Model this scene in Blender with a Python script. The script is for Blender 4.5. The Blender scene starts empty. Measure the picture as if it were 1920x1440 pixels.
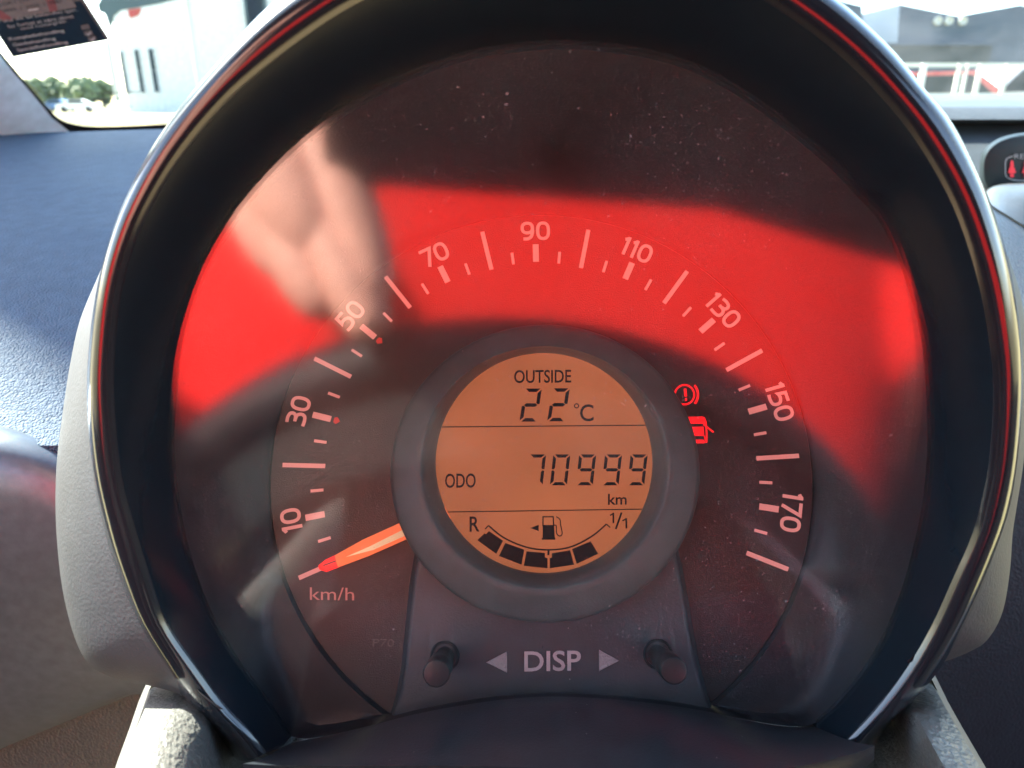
import bpy, bmesh, math, random
from mathutils import Vector, Matrix, Euler
random.seed(7)
R = math.radians
scene = bpy.context.scene
C = scene.collection

# ------------------------------------------------------------------ camera, sky, sun, exposure
FPX = 1400.0
CAM = Vector((0, 0, 1.15))
PITCH = R(20.7)
cam_d = bpy.data.cameras.new('camera'); cam = bpy.data.objects.new('camera', cam_d); C.objects.link(cam)
cam.location = CAM; cam.rotation_euler = Euler((R(90) - PITCH, 0, 0))
cam_d.sensor_width = 36; cam_d.lens = 36 * FPX / 1920
cam_d.clip_start = 0.005; cam_d.clip_end = 2000
cam_d.dof.use_dof = True; cam_d.dof.focus_distance = 0.200; cam_d.dof.aperture_fstop = 26.25 / 1.25
scene.camera = cam
SUN_AZ, SUN_EL = -60.0, 40.0        # degrees, from straight ahead (+Y), clockwise positive
sdir = Vector((math.sin(R(SUN_AZ)) * math.cos(R(SUN_EL)), math.cos(R(SUN_AZ)) * math.cos(R(SUN_EL)), math.sin(R(SUN_EL))))
world = bpy.data.worlds.new('World'); scene.world = world; world.use_nodes = True
wn = world.node_tree; wn.nodes.clear()
sky = wn.nodes.new('ShaderNodeTexSky'); sky.sky_type = 'NISHITA'; sky.sun_disc = False
sky.sun_elevation = R(SUN_EL); sky.sun_rotation = R(SUN_AZ)
bg = wn.nodes.new('ShaderNodeBackground'); bg.inputs[1].default_value = 0.11
wo = wn.nodes.new('ShaderNodeOutputWorld')
wn.links.new(sky.outputs[0], bg.inputs[0]); wn.links.new(bg.outputs[0], wo.inputs[0])
sl = bpy.data.lights.new('sun', 'SUN'); sl.energy = 5; sl.angle = R(0.5); sl.color = (1, 0.94, 0.86)
so = bpy.data.objects.new('sun', sl); C.objects.link(so); so.rotation_euler = sdir.to_track_quat('Z', 'Y').to_euler()
scene.view_settings.view_transform = 'Standard'; scene.view_settings.look = 'None'
scene.view_settings.gamma = 1; scene.view_settings.exposure = 3.3
EXPO = 2 ** 3.3

# ------------------------------------------------------------------ calibrated frames
crot = cam.rotation_euler.to_matrix()
def ray(px, py): return (crot @ Vector(((px - 960) / FPX, (720 - py) / FPX, -1))).normalized()
def WY(px, py, Y):
    d = ray(px, py); return CAM + d * (Y / d.y)
W_AX = -ray(964.8, 955.0)
c0 = crot.inverted() @ W_AX
u0 = Vector((0, 1, 0)).cross(c0).normalized(); v0 = c0.cross(u0)
rl = 0.01807
uc = u0 * math.cos(rl) + v0 * math.sin(rl); vc = v0 * math.cos(rl) - u0 * math.sin(rl)
U_AX = crot @ uc; V_AX = crot @ vc
ORG = CAM - W_AX * 0.200 + U_AX * 0.00723 + V_AX * 0.00978        # dial centre
CM = Matrix((U_AX, V_AX, W_AX)).transposed().to_4x4(); CM.translation = ORG
CMI = CM.inverted()
camL = CMI @ CAM
def P(px, py, w):                       # local metres on the plane at height w (mm) over the dial
    d = (CMI.to_3x3() @ ray(px, py)); w *= 0.001
    return camL + d * ((w - camL.z) / d.z)
def Lw(v): return 38 + 0.46 * v + 0.0002 * v * v                  # lens height (mm) over dial at v (mm)
def PL(px, py, k=0.0):
    w = 38.0
    for _ in range(30):
        p = P(px, py, w + k); w = 0.5 * w + 0.5 * Lw(p.y * 1000)
    return P(px, py, w + k)

# ------------------------------------------------------------------ object helpers
def tag(o, label=None, cat=None, group=None, kind=None):
    if label: o['label'] = label
    if cat: o['category'] = cat
    if group: o['group'] = group
    if kind: o['kind'] = kind
    return o
def empty(name, loc=(0, 0, 0), mat=None):
    o = bpy.data.objects.new(name, None); C.objects.link(o); o.empty_display_size = 0.02
    if mat is not None: o.matrix_world = mat
    else: o.location = loc
    return o
def mesh(name, verts, faces, mat, parent=None, smooth=True, angle=None, raw=False):
    """verts are local to the parent's frame (raw=False); for a top-level Empty with only a location, world verts are shifted."""
    me = bpy.data.meshes.new(name)
    off = Vector((0, 0, 0))
    if parent is not None and parent.type == 'EMPTY' and not raw and parent.get('shift'):
        off = parent.location
    me.from_pydata([tuple(Vector(v) - off) for v in verts], [], faces)
    me.validate(); me.update()
    if smooth:
        for p in me.polygons: p.use_smooth = True
        if angle: me.set_sharp_from_angle(angle=R(angle))
    if mat: me.materials.append(mat)
    o = bpy.data.objects.new(name, me); C.objects.link(o)
    if parent is not None: o.parent = parent
    return o
def grid(rows, close=False):
    n = len(rows[0]); verts = [p for r in rows for p in r]; faces = []
    for i in range(len(rows) - 1):
        for j in range(n if close else n - 1):
            a = i * n + j; b = i * n + (j + 1) % n
            faces.append((a, b, b + n, a + n))
    return verts, faces
class MB:
    def __init__(s): s.v = []; s.f = []
    def add(s, v, f):
        k = len(s.v); s.v += [Vector(p) for p in v]; s.f += [tuple(i + k for i in q) for q in f]; return s
    def box(s, c, d, rot=None):
        c = Vector(c); pts = []
        for x in (-.5, .5):
            for y in (-.5, .5):
                for z in (-.5, .5):
                    q = Vector((x * d[0], y * d[1], z * d[2])); pts.append(c + (rot @ q if rot else q))
        return s.add(pts, [(0, 1, 3, 2), (4, 6, 7, 5), (0, 4, 5, 1), (2, 3, 7, 6), (0, 2, 6, 4), (1, 5, 7, 3)])
    def tube(s, pts, rad, n=10, caps=True):
        pts = [Vector(p) for p in pts]; rad = rad if isinstance(rad, (list, tuple)) else [rad] * len(pts)
        rows = []; ref = None
        for i, p in enumerate(pts):
            t = (pts[min(i + 1, len(pts) - 1)] - pts[max(i - 1, 0)]).normalized()
            if ref is None: ref = t.orthogonal().normalized()
            a = (ref - t * ref.dot(t)).normalized(); ref = a; b = t.cross(a)
            rows.append([p + (a * math.cos(2 * math.pi * k / n) + b * math.sin(2 * math.pi * k / n)) * rad[i] for k in range(n)])
        v, f = grid(rows, True)
        if caps: f += [tuple(range(n))[::-1], tuple(len(v) - n + k for k in range(n))]
        return s.add(v, f)
    def obj(s, name, mat, parent=None, smooth=True, angle=35): return mesh(name, s.v, s.f, mat, parent, smooth, angle)
def catmull(pts, n=8, closed=False):
    pts = [Vector(p) for p in pts]; out = []; m = len(pts)
    for i in range(m if closed else m - 1):
        if closed: a, b, c, d = pts[i - 1], pts[i], pts[(i + 1) % m], pts[(i + 2) % m]
        else: a, b, c, d = pts[max(i - 1, 0)], pts[i], pts[i + 1], pts[min(i + 2, m - 1)]
        for k in range(n):
            t = k / n
            out.append(0.5 * ((2 * b) + (c - a) * t + (2 * a - 5 * b + 4 * c - d) * t * t + (3 * b - a - 3 * c + d) * t ** 3))
    if not closed: out.append(pts[-1])
    return out
def resample(pts, n, closed=False):
    pts = [Vector(p) for p in pts]
    if closed: pts = pts + [pts[0]]
    L = [0]
    for a, b in zip(pts, pts[1:]): L.append(L[-1] + (b - a).length)
    out = []; j = 0; m = n if closed else n - 1
    for i in range(n):
        s = L[-1] * i / m
        while j < len(L) - 2 and L[j + 1] < s: j += 1
        t = (s - L[j]) / max(L[j + 1] - L[j], 1e-9); out.append(pts[j].lerp(pts[j + 1], min(max(t, 0), 1)))
    return out
def ribbon2(pts, width, closed=False):
    """2-D stroke -> (verts2d, faces) with mitred joints"""
    pts = [Vector((p[0], p[1])) for p in pts]; n = len(pts); L = []; Rr = []
    for i in range(n):
        if closed: a, c = pts[i - 1], pts[(i + 1) % n]
        else: a, c = pts[max(i - 1, 0)], pts[min(i + 1, n - 1)]
        b = pts[i]
        d1 = (b - a).normalized() if (b - a).length > 1e-9 else (c - b).normalized()
        d2 = (c - b).normalized() if (c - b).length > 1e-9 else d1
        n1 = Vector((-d1.y, d1.x)); n2 = Vector((-d2.y, d2.x)); m = (n1 + n2)
        m = m.normalized() if m.length > 1e-6 else n1
        k = 1 / max(m.dot(n1), 0.45)
        L.append(b + m * width / 2 * k); Rr.append(b - m * width / 2 * k)
    v = L + Rr; f = []
    for i in range(n if closed else n - 1):
        j = (i + 1) % n; f.append((i, n + i, n + j, j))
    return v, f

# ------------------------------------------------------------------ materials
MATS = {}
def _mat(name):
    m = bpy.data.materials.new(name); m.use_nodes = True; nt = m.node_tree; nt.nodes.clear()
    out = nt.nodes.new('ShaderNodeOutputMaterial'); return m, nt, out
def N(nt, t, **kw):
    n = nt.nodes.new(t)
    for k, v in kw.items(): setattr(n, k, v)
    return n
def plastic(name, col, rough=0.5, bump=0.0, cell=0.0008, kind='noise', spec=0.5, metallic=0.0, coat=0.0, var=0.12, dist=0.0003,
            dust=0.0, aniso=None, sheen=0.0):
    m, nt, out = _mat(name); b = N(nt, 'ShaderNodeBsdfPrincipled'); nt.links.new(b.outputs[0], out.inputs[0])
    b.inputs['Roughness'].default_value = rough; b.inputs['Metallic'].default_value = metallic
    b.inputs['Specular IOR Level'].default_value = spec; b.inputs['Coat Weight'].default_value = coat
    b.inputs['Coat Roughness'].default_value = 0.05
    tc = N(nt, 'ShaderNodeTexCoord')
    n1 = N(nt, 'ShaderNodeTexNoise'); n1.inputs['Scale'].default_value = 0.12 / max(cell, 1e-5) ; n1.inputs['Detail'].default_value = 4
    nt.links.new(tc.outputs['Object'], n1.inputs['Vector'])
    mr = N(nt, 'ShaderNodeMapRange'); mr.inputs['From Min'].default_value = 0.3; mr.inputs['From Max'].default_value = 0.7
    mr.inputs['To Min'].default_value = 1 - var; mr.inputs['To Max'].default_value = 1 + var
    nt.links.new(n1.outputs[0], mr.inputs['Value'])
    mx = N(nt, 'ShaderNodeVectorMath', operation='SCALE'); mx.inputs[0].default_value = col; nt.links.new(mr.outputs[0], mx.inputs['Scale'])
    colout = mx.outputs[0]
    if dust > 0:
        vd = N(nt, 'ShaderNodeTexVoronoi'); vd.inputs['Scale'].default_value = 700; nt.links.new(tc.outputs['Object'], vd.inputs['Vector'])
        cr = N(nt, 'ShaderNodeMapRange'); cr.inputs['From Min'].default_value = 0.12; cr.inputs['From Max'].default_value = 0.05
        nt.links.new(vd.outputs['Distance'], cr.inputs['Value'])
        sc = N(nt, 'ShaderNodeSeparateXYZ'); nt.links.new(vd.outputs['Color'], sc.inputs[0])
        gt = N(nt, 'ShaderNodeMath', operation='GREATER_THAN'); gt.inputs[1].default_value = 1 - dust; nt.links.new(sc.outputs[0], gt.inputs[0])
        ml = N(nt, 'ShaderNodeMath', operation='MULTIPLY'); nt.links.new(gt.outputs[0], ml.inputs[0]); nt.links.new(cr.outputs[0], ml.inputs[1])
        mc = N(nt, 'ShaderNodeMix', data_type='RGBA'); nt.links.new(ml.outputs[0], mc.inputs['Factor'])
        nt.links.new(colout, mc.inputs['A']); mc.inputs['B'].default_value = (.4, .38, .34, 1); colout = mc.outputs['Result']
    nt.links.new(colout, b.inputs['Base Color'])
    if bump > 0:
        if kind == 'leather':
            t = N(nt, 'ShaderNodeTexVoronoi', feature='SMOOTH_F1'); t.inputs['Scale'].default_value = 1 / cell; t.inputs['Smoothness'].default_value = 0.4
            nz = N(nt, 'ShaderNodeTexNoise'); nz.inputs['Scale'].default_value = 0.5 / cell
            add = N(nt, 'ShaderNodeVectorMath', operation='MULTIPLY_ADD'); add.inputs[1].default_value = (cell * .8,) * 3
            nt.links.new(tc.outputs['Object'], nz.inputs['Vector']); nt.links.new(nz.outputs['Color'], add.inputs[0]); nt.links.new(tc.outputs['Object'], add.inputs[2])
            nt.links.new(add.outputs[0], t.inputs['Vector']); h = t.outputs['Distance']
            inv = N(nt, 'ShaderNodeMath', operation='SUBTRACT'); inv.inputs[0].default_value = 1; nt.links.new(h, inv.inputs[1]); h = inv.outputs[0]
        else:
            t = N(nt, 'ShaderNodeTexNoise'); t.inputs['Scale'].default_value = 1.1 / cell; t.inputs['Detail'].default_value = 2.5
            nt.links.new(tc.outputs['Object'], t.inputs['Vector']); h = t.outputs[0]
        bp = N(nt, 'ShaderNodeBump'); bp.inputs['Strength'].default_value = bump; bp.inputs['Distance'].default_value = dist * (1.6 if kind == 'leather' else 2.2)
        nt.links.new(h, bp.inputs['Height']); nt.links.new(bp.outputs[0], b.inputs['Normal'])
    return m
def glow(name, col, strength, base=(0.3, 0.1, 0.08), grain=0.0, rough=0.5):
    m, nt, out = _mat(name); b = N(nt, 'ShaderNodeBsdfPrincipled'); nt.links.new(b.outputs[0], out.inputs[0])
    b.inputs['Base Color'].default_value = (*base, 1); b.inputs['Roughness'].default_value = rough
    b.inputs['Emission Strength'].default_value = strength / EXPO
    if grain > 0:
        tc = N(nt, 'ShaderNodeTexCoord'); n1 = N(nt, 'ShaderNodeTexNoise'); n1.inputs['Scale'].default_value = 40; n1.inputs['Detail'].default_value = 3
        nt.links.new(tc.outputs['Object'], n1.inputs['Vector'])
        mr = N(nt, 'ShaderNodeMapRange'); mr.inputs['From Min'].default_value = .3; mr.inputs['From Max'].default_value = .7
        mr.inputs['To Min'].default_value = 1 - grain; mr.inputs['To Max'].default_value = 1 + grain; nt.links.new(n1.outputs[0], mr.inputs['Value'])
        sc = N(nt, 'ShaderNodeVectorMath', operation='SCALE'); sc.inputs[0].default_value = col; nt.links.new(mr.outputs[0], sc.inputs['Scale'])
        nt.links.new(sc.outputs[0], b.inputs['Emission Color'])
    else: b.inputs['Emission Color'].default_value = (*col, 1)
    return m
def clear_sheet(name, f0, rough, haze=0.0, dust=0.0, tint=(1, 1, 1), trans=False):
    """clear plastic or glass face: lets light straight through, mirrors by Schlick's law on either side, with dust on it"""
    m, nt, out = _mat(name)
    geo = N(nt, 'ShaderNodeNewGeometry')
    dot = N(nt, 'ShaderNodeVectorMath', operation='DOT_PRODUCT'); nt.links.new(geo.outputs['Normal'], dot.inputs[0]); nt.links.new(geo.outputs['Incoming'], dot.inputs[1])
    ab = N(nt, 'ShaderNodeMath', operation='ABSOLUTE'); nt.links.new(dot.outputs['Value'], ab.inputs[0])
    om = N(nt, 'ShaderNodeMath', operation='SUBTRACT'); om.inputs[0].default_value = 1; om.use_clamp = True; nt.links.new(ab.outputs[0], om.inputs[1])
    pw = N(nt, 'ShaderNodeMath', operation='POWER'); pw.inputs[1].default_value = 5; nt.links.new(om.outputs[0], pw.inputs[0])
    ma = N(nt, 'ShaderNodeMath', operation='MULTIPLY_ADD'); ma.inputs[1].default_value = 1 - f0; ma.inputs[2].default_value = f0; nt.links.new(pw.outputs[0], ma.inputs[0])
    tr = N(nt, 'ShaderNodeBsdfTransparent'); tr.inputs[0].default_value = (*tint, 1)
    gl = N(nt, 'ShaderNodeBsdfGlossy'); gl.inputs['Roughness'].default_value = rough
    mix = N(nt, 'ShaderNodeMixShader'); nt.links.new(ma.outputs[0], mix.inputs[0]); nt.links.new(tr.outputs[0], mix.inputs[1]); nt.links.new(gl.outputs[0], mix.inputs[2])
    last = mix.outputs[0]
    if haze > 0 or dust > 0:
        tc = N(nt, 'ShaderNodeTexCoord')
        n1 = N(nt, 'ShaderNodeTexNoise'); n1.inputs['Scale'].default_value = 22; n1.inputs['Detail'].default_value = 6; n1.inputs['Roughness'].default_value = .65
        nt.links.new(tc.outputs['Object'], n1.inputs['Vector'])
        hz = N(nt, 'ShaderNodeMapRange'); hz.inputs['From Min'].default_value = .35; hz.inputs['From Max'].default_value = .75
        hz.inputs['To Min'].default_value = haze * .2; hz.inputs['To Max'].default_value = haze * 3.0; nt.links.new(n1.outputs[0], hz.inputs['Value'])
        fac = hz.outputs[0]
        if dust > 0:
            for sc_, th, amp in ((797, .71, .24), (1640, .48, .20), (421, .93, .20)):
                vd = N(nt, 'ShaderNodeTexVoronoi'); vd.inputs['Scale'].default_value = sc_; nt.links.new(tc.outputs['Object'], vd.inputs['Vector'])
                cr = N(nt, 'ShaderNodeMapRange'); cr.inputs['From Min'].default_value = .16; cr.inputs['From Max'].default_value = .07
                nt.links.new(vd.outputs['Distance'], cr.inputs['Value'])
                sx = N(nt, 'ShaderNodeSeparateXYZ'); nt.links.new(vd.outputs['Color'], sx.inputs[0])
                # more dust where the cloudy noise is high
                thn = N(nt, 'ShaderNodeMath', operation='MULTIPLY_ADD'); thn.inputs[1].default_value = -1.9; thn.inputs[2].default_value = th + 1.08; nt.links.new(n1.outputs[0], thn.inputs[0])
                gt = N(nt, 'ShaderNodeMath', operation='GREATER_THAN'); nt.links.new(sx.outputs[0], gt.inputs[0]); nt.links.new(thn.outputs[0], gt.inputs[1])
                ml = N(nt, 'ShaderNodeMath', operation='MULTIPLY'); nt.links.new(gt.outputs[0], ml.inputs[0]); nt.links.new(cr.outputs[0], ml.inputs[1])
                ad = N(nt, 'ShaderNodeMath', operation='MULTIPLY_ADD'); ad.inputs[1].default_value = amp * dust; nt.links.new(ml.outputs[0], ad.inputs[0]); nt.links.new(fac, ad.inputs[2]); fac = ad.outputs[0]
        df = N(nt, 'ShaderNodeBsdfTranslucent' if trans else 'ShaderNodeBsdfDiffuse'); df.inputs[0].default_value = (.68, .70, .74, 1)
        m2 = N(nt, 'ShaderNodeMixShader'); nt.links.new(fac, m2.inputs[0]); nt.links.new(last, m2.inputs[1]); nt.links.new(df.outputs[0], m2.inputs[2]); last = m2.outputs[0]
    nt.links.new(last, out.inputs[0]); return m

M = dict(
 gloss=plastic('piano_black', (.010, .013, .018), .15, 0, spec=.5, coat=.25, var=.05),
 wall=plastic('satin_black_sky_tint', (.005, .011, .017), .26, .04, .0005, var=.05, spec=.22),  # blue in the base colour stands in for sky glare on black
 dial=plastic('dial_black_grain', (.030, .026, .026), .42, .35, .00042, dist=.00012, spec=.5),
 surround=plastic('dial_surround_black', (.022, .024, .030), .45, .10, .0006, spec=.35),
 collar=plastic('collar_grey', (.066, .088, .088), .50, .22, .0007, dist=.0001, dust=.02),
 panel=plastic('panel_grey', (.044, .058, .064), .48, .22, .0007, dist=.0001, dust=.02),
 shelf=plastic('shelf_dark', (.020, .024, .029), .35, .12, .0006, spec=.4, dust=.04),
 letter=plastic('letter_bright', (.50, .50, .50), .28, 0, spec=.8),
 button=plastic('button_black', (.014, .020, .022), .38, .03, .0006, spec=.3),
 lobe=plastic('lobe_silver_grey', (.026, .029, .034), .55, .35, .0009, dist=.00012, metallic=.1, dust=.01),
 shroud=plastic('shroud_grain_grey', (.115, .112, .102), .42, .7, .0016, dist=.0004, spec=.6, dust=.05),
 dash=plastic('dash_grain_sky_tint', (.048, .078, .118), .60, 1.0, .0009, kind='leather', dist=.0003, spec=.12),  # sky's blue reflection is painted into the base colour
 satin=plastic('satin_silver_trim', (.115, .135, .155), .36, .25, .0005, dist=.00006, metallic=.55),
 knee=plastic('knee_panel_grain', (.045, .043, .040), .5, .7, .0011, kind='leather', dist=.0003),
 navy=plastic('dark_side_panel', (.012, .017, .022), .55, .5, .0014, kind='leather', dist=.0003, spec=.3),
 trim=plastic('centre_trim_bright', (.13, .13, .12), .32, .8, .0018, dist=.0005, metallic=.35, spec=.8),
 trimtop=plastic('centre_trim_smooth', (.075, .08, .078), .3, .1, .002, metallic=.3, dust=.12),
 pillar=plastic('pillar_fabric', (.55, .66, .72), .8, .1, .0015, spec=.2),
 rubber=plastic('matte_black', (.012, .012, .013), .7, .1, .001, spec=.2),
 wheel=plastic('wheel_leather', (.018, .018, .020), .55, .5, .0012, kind='leather', spec=.3),
 wheeltrim=plastic('wheel_satin', (.20, .21, .21), .45, 0, metallic=.3),
 headliner=plastic('headliner', (.10, .10, .105), .95, .1, .002, spec=.1),
 seat=plastic('seat_cloth', (.02, .02, .024), .95, .2, .0015, spec=.1),
 shirt=plastic('red_jersey', (.86, .020, .016), .85, .5, .0012, spec=.12, var=.06),
 skin=plastic('skin', (1.0, .44, .33), .5, .2, .001, spec=.35, var=.08),
 khaki=plastic('khaki_cloth', (.34, .25, .14), .9, .4, .0012, spec=.1),
 hair=plastic('hair_brown', (.04, .025, .015), .6, .6, .001),
 phone=plastic('phone_dark', (.012, .012, .016), .3, 0),
 lensglass=plastic('phone_lens', (.005, .005, .007), .05, 0, coat=.5),
 ink=plastic('display_ink', (.012, .010, .010), .6, 0, spec=.2),
 lens=clear_sheet('cluster_lens_clear', .068, .092, haze=.005, dust=1.2),
 glass=clear_sheet('windscreen_glass', .04, .0, haze=.006, dust=.0, tint=(.93, .97, .95), trans=True),
 tick=glow('tick_print', (.72, .22, .18), .62, (.5, .3, .28), .10),
 tickdim=glow('unit_print', (.60, .16, .12), .38, (.4, .2, .18), .10),
 lcd=glow('backlit_orange', (.66, .188, .070), .52, (.16, .08, .04), .14, .25),
 redglow=glow('warning_red', (1, .006, .01), 1.5, (.3, .01, .01)),
 redmark=glow('red_marker', (.6, .03, .02), .45, (.4, .02, .02)),
 needle=glow('needle_orange', (1, .20, .07), .80, (.55, .13, .06), .12, .2),
 needletip=glow('needle_tip', (1, .02, .01), 1.2, (.5, .02, .02)),
 beltred=glow('belt_light_red', (1, .01, .03), .55, (.3, .01, .02)),
 print=plastic('grey_print', (.25, .26, .26), .6, 0),
 stickdark=plastic('sticker_navy', (.012, .026, .040), .5, 0, spec=.3),
 sticklight=plastic('sticker_grey', (.20, .18, .17), .6, 0),
 stickpink=plastic('sticker_pink', (.25, .09, .09), .6, 0),
 stickwhite=plastic('sticker_print_white', (.45, .45, .43), .6, 0),
 stickdkprint=plastic('sticker_print_dark', (.02, .018, .02), .6, 0),
 white=plastic('white_render', (.6, .6, .58), .8, .1, .05, dist=.01),
 winglass=plastic('dark_window_glass', (.012, .022, .02), .6, 0, spec=.1),
 teal=plastic('eave_teal', (.03, .055, .055), .5, 0),
 bluegrey=plastic('cladding_blue_grey', (.022, .042, .070), .6, .2, .3, dist=.02),
 openshade=plastic('opening_shade_dark', (.018, .026, .026), .7, 0),
 roofred=plastic('roof_red', (.35, .05, .04), .8, .2, .1, dist=.01),
 metalpale=plastic('galvanised_pale', (.45, .45, .40), .5, 0, metallic=.4),
 carred=plastic('car_paint_red', (.45, .03, .03), .25, 0, coat=.6),
 carwhite=plastic('car_paint_white', (.7, .7, .7), .25, 0, coat=.6),
 carblue=plastic('car_paint_blue', (.06, .15, .35), .25, 0, coat=.6),
 tyre=plastic('tyre_rubber', (.02, .02, .02), .8, 0),
 leaf=plastic('leaf_green', (.16, .20, .08), .7, .3, .3, dist=.02, var=.35),
 bark=plastic('bark', (.08, .06, .04), .9, .5, .05, dist=.01),
 ground=plastic('dry_grass_ground', (.17, .15, .06), .95, .4, .6, dist=.05, var=.3),
)

# ------------------------------------------------------------------ text helper
_tc = {}
def text_flat(s, extrude=0.0, bevel=0.0, bold=0.0):
    key = (s, extrude, bevel, bold)
    if key in _tc: return _tc[key]
    cu = bpy.data.curves.new('t', 'FONT'); cu.body = s; cu.extrude = extrude; cu.bevel_depth = bevel; cu.offset = bold; cu.resolution_u = 4
    ob = bpy.data.objects.new('t', cu); C.objects.link(ob)
    dg = bpy.context.evaluated_depsgraph_get(); me = ob.evaluated_get(dg).to_mesh()
    v = [p.co.copy() for p in me.vertices]; f = [tuple(p.vertices) for p in me.polygons]
    ob.evaluated_get(dg).to_mesh_clear(); bpy.data.objects.remove(ob); bpy.data.curves.remove(cu)
    x0 = min(p.x for p in v); x1 = max(p.x for p in v); y0 = min(p.y for p in v); y1 = max(p.y for p in v)
    v = [Vector(((p.x - x0) / (x1 - x0), (p.y - y0) / (y1 - y0), p.z)) for p in v]
    _tc[key] = (v, f); return v, f
def text_to(s, bl, br, up, place, extrude=0.0, bevel=0.0, bold=0.0):
    """text in the box with lower-left pixel bl, lower-right br, up vector (pixels); place(px,py,z) gives a point"""
    v, f = text_flat(s, extrude, bevel, bold); bl = Vector(bl); br = Vector(br); up = Vector(up)
    o = []
    for p in v:
        q = bl + (br - bl) * p.x + up * p.y; o.append(place(q.x, q.y, p.z))
    return o, f

# ================================================================== THE CLUSTER
cl = empty('instrument_cluster', mat=CM)
tag(cl, 'round speedometer cluster with glossy black hood, orange display and clear dusty lens', 'speedometer')
CEN = Vector((1035, 850))
def contour(pts, n=140):
    return resample(catmull([Vector(p) for p in pts], 10), n)
A_px = [(545,1393),(520,1354),(487,1303),(437,1237),(387,1150),(356,1069),(333,985),(320,900),(315,830),(318,760),(326,680),(345,595),(382,495),(440,396),(510,313),(590,240),(680,178),(780,127),(900,90),(1050,74),(1200,88),(1320,124),(1440,197),(1560,295),(1620,357),(1660,400),(1695,470),(1725,560),(1743,640),(1751,740),(1752,850),(1742,950),(1727,1020),(1705,1101),(1669,1190),(1626,1263),(1583,1315),(1531,1364)]
B_px = [(500,1410),(469,1369),(422,1322),(369,1250),(312,1165),(285,1090),(257,1000),(230,900),(218,800),(214,700),(226,560),(256,450),(300,360),(345,290),(400,222),(460,160),(560,77),(681,0),(850,-70),(1035,-102),(1220,-80),(1360,-35),(1460,18),(1570,100),(1652,182),(1720,268),(1786,385),(1832,520),(1856,650),(1862,740),(1855,860),(1840,940),(1822,1005),(1788,1082),(1745,1177),(1699,1254),(1644,1324),(1583,1391)]
O_px = [(440,1420),(372,1340),(331,1292),(297,1234),(259,1166),(219,1072),(196,1000),(176,900),(166,800),(165,700),(183,560),(215,440),(257,340),(300,265),(345,200),(400,133),(480,35),(560,-30),(700,-105),(860,-165),(1038,-183),(1220,-165),(1400,-105),(1560,-3),(1625,53),(1680,107),(1727,168),(1780,226),(1840,348),(1882,470),(1906,600),(1913,720),(1905,850),(1893,940),(1872,1010),(1832,1122),(1770,1241),(1718,1306),(1669,1351),(1629,1409)]
NA = 150
A_c, B_c, O_c = contour(A_px, NA), contour(B_px, NA), contour(O_px, NA)
# match by angle: resample B and O so station i has similar angle
def angs(c): return [math.atan2(-(p.x - CEN.x), (p.y - CEN.y)) for p in c]   # from bottom, through left, top, right
def by_angle(c, target):
    a = [math.atan2((CEN.x - p.x), (p.y - CEN.y)) for p in c]
    for i in range(1, len(a)):
        while a[i] < a[i - 1] - math.pi: a[i] += 2 * math.pi
    out = []; t0, t1 = a[0], a[-1]; g0, g1 = target[0], target[-1]; j = 0
    for g in target:
        s = t0 + (t1 - t0) * (g - g0) / (g1 - g0)
        while j < len(a) - 2 and a[j + 1] < s: j += 1
        k = (s - a[j]) / max(a[j + 1] - a[j], 1e-9); out.append(c[j].lerp(c[j + 1], min(max(k, 0), 1)))
    return out
ta = [math.atan2((CEN.x - p.x), (p.y - CEN.y)) for p in A_c]
for i in range(1, NA):
    while ta[i] < ta[i - 1] - math.pi: ta[i] += 2 * math.pi
B_c = by_angle(B_c, ta); O_c = by_angle(O_c, ta)
LA = [PL(p.x, p.y, 0) for p in A_c]
LB = [PL(p.x, p.y, 14) for p in B_c]
LO = [PL(p.x, p.y, 3) for p in O_c]
def lerp_row(a, b, t, dw=0): return [p.lerp(q, t) + Vector((0, 0, dw * .001)) for p, q in zip(a, b)]
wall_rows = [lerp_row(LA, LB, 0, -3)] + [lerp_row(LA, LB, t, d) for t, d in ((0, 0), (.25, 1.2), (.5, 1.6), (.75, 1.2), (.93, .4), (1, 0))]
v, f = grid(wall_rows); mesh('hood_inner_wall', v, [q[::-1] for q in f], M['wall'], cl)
prof = [(0, 0, 0), (.05, 1.7, 0), (.12, 3.0, 0), (.20, 4.0, 0), (.28, 4.6, 0), (.36, 4.75, 0), (.46, 4.5, 0), (.58, 3.9, 0), (.7, 3.1, 0), (.85, 1.7, 0), (1, 0, 0)]
rim_rows = [lerp_row(LB, LO, t, d) for t, d, _ in prof]
v, f = grid(rim_rows); mesh('hood_rim', v, [q[::-1] for q in f], M['gloss'], cl)
def shell(row, ds):
    out = []
    cu = sum((p.x for p in row)) / len(row); cv = 0.005
    for d, sc in ds: out.append([Vector((cu + (p.x - cu) * sc, cv + (p.y - cv) * sc, p.z - d * .001)) for p in row])
    return out
v, f = grid(shell(LO, [(0, 1), (6, 1.002), (25, .99), (60, .95), (110, .88)])); mesh('hood_outer_shell', v, [q[::-1] for q in f], M['gloss'], cl)
for k, sgn in ((0, 1), (-1, -1)):          # closed ends of the hood at its foot
    pts = [wall_rows[0][k]] + [r[k] for r in wall_rows[1:]] + [r[k] for r in rim_rows[1:]] + [LO[k] + Vector((0, 0, -.03)), LA[k] + Vector((0, 0, -.02))]
    mesh('hood_foot', pts, [tuple(range(len(pts)))[::sgn]], M['gloss'], cl, smooth=False)

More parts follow.
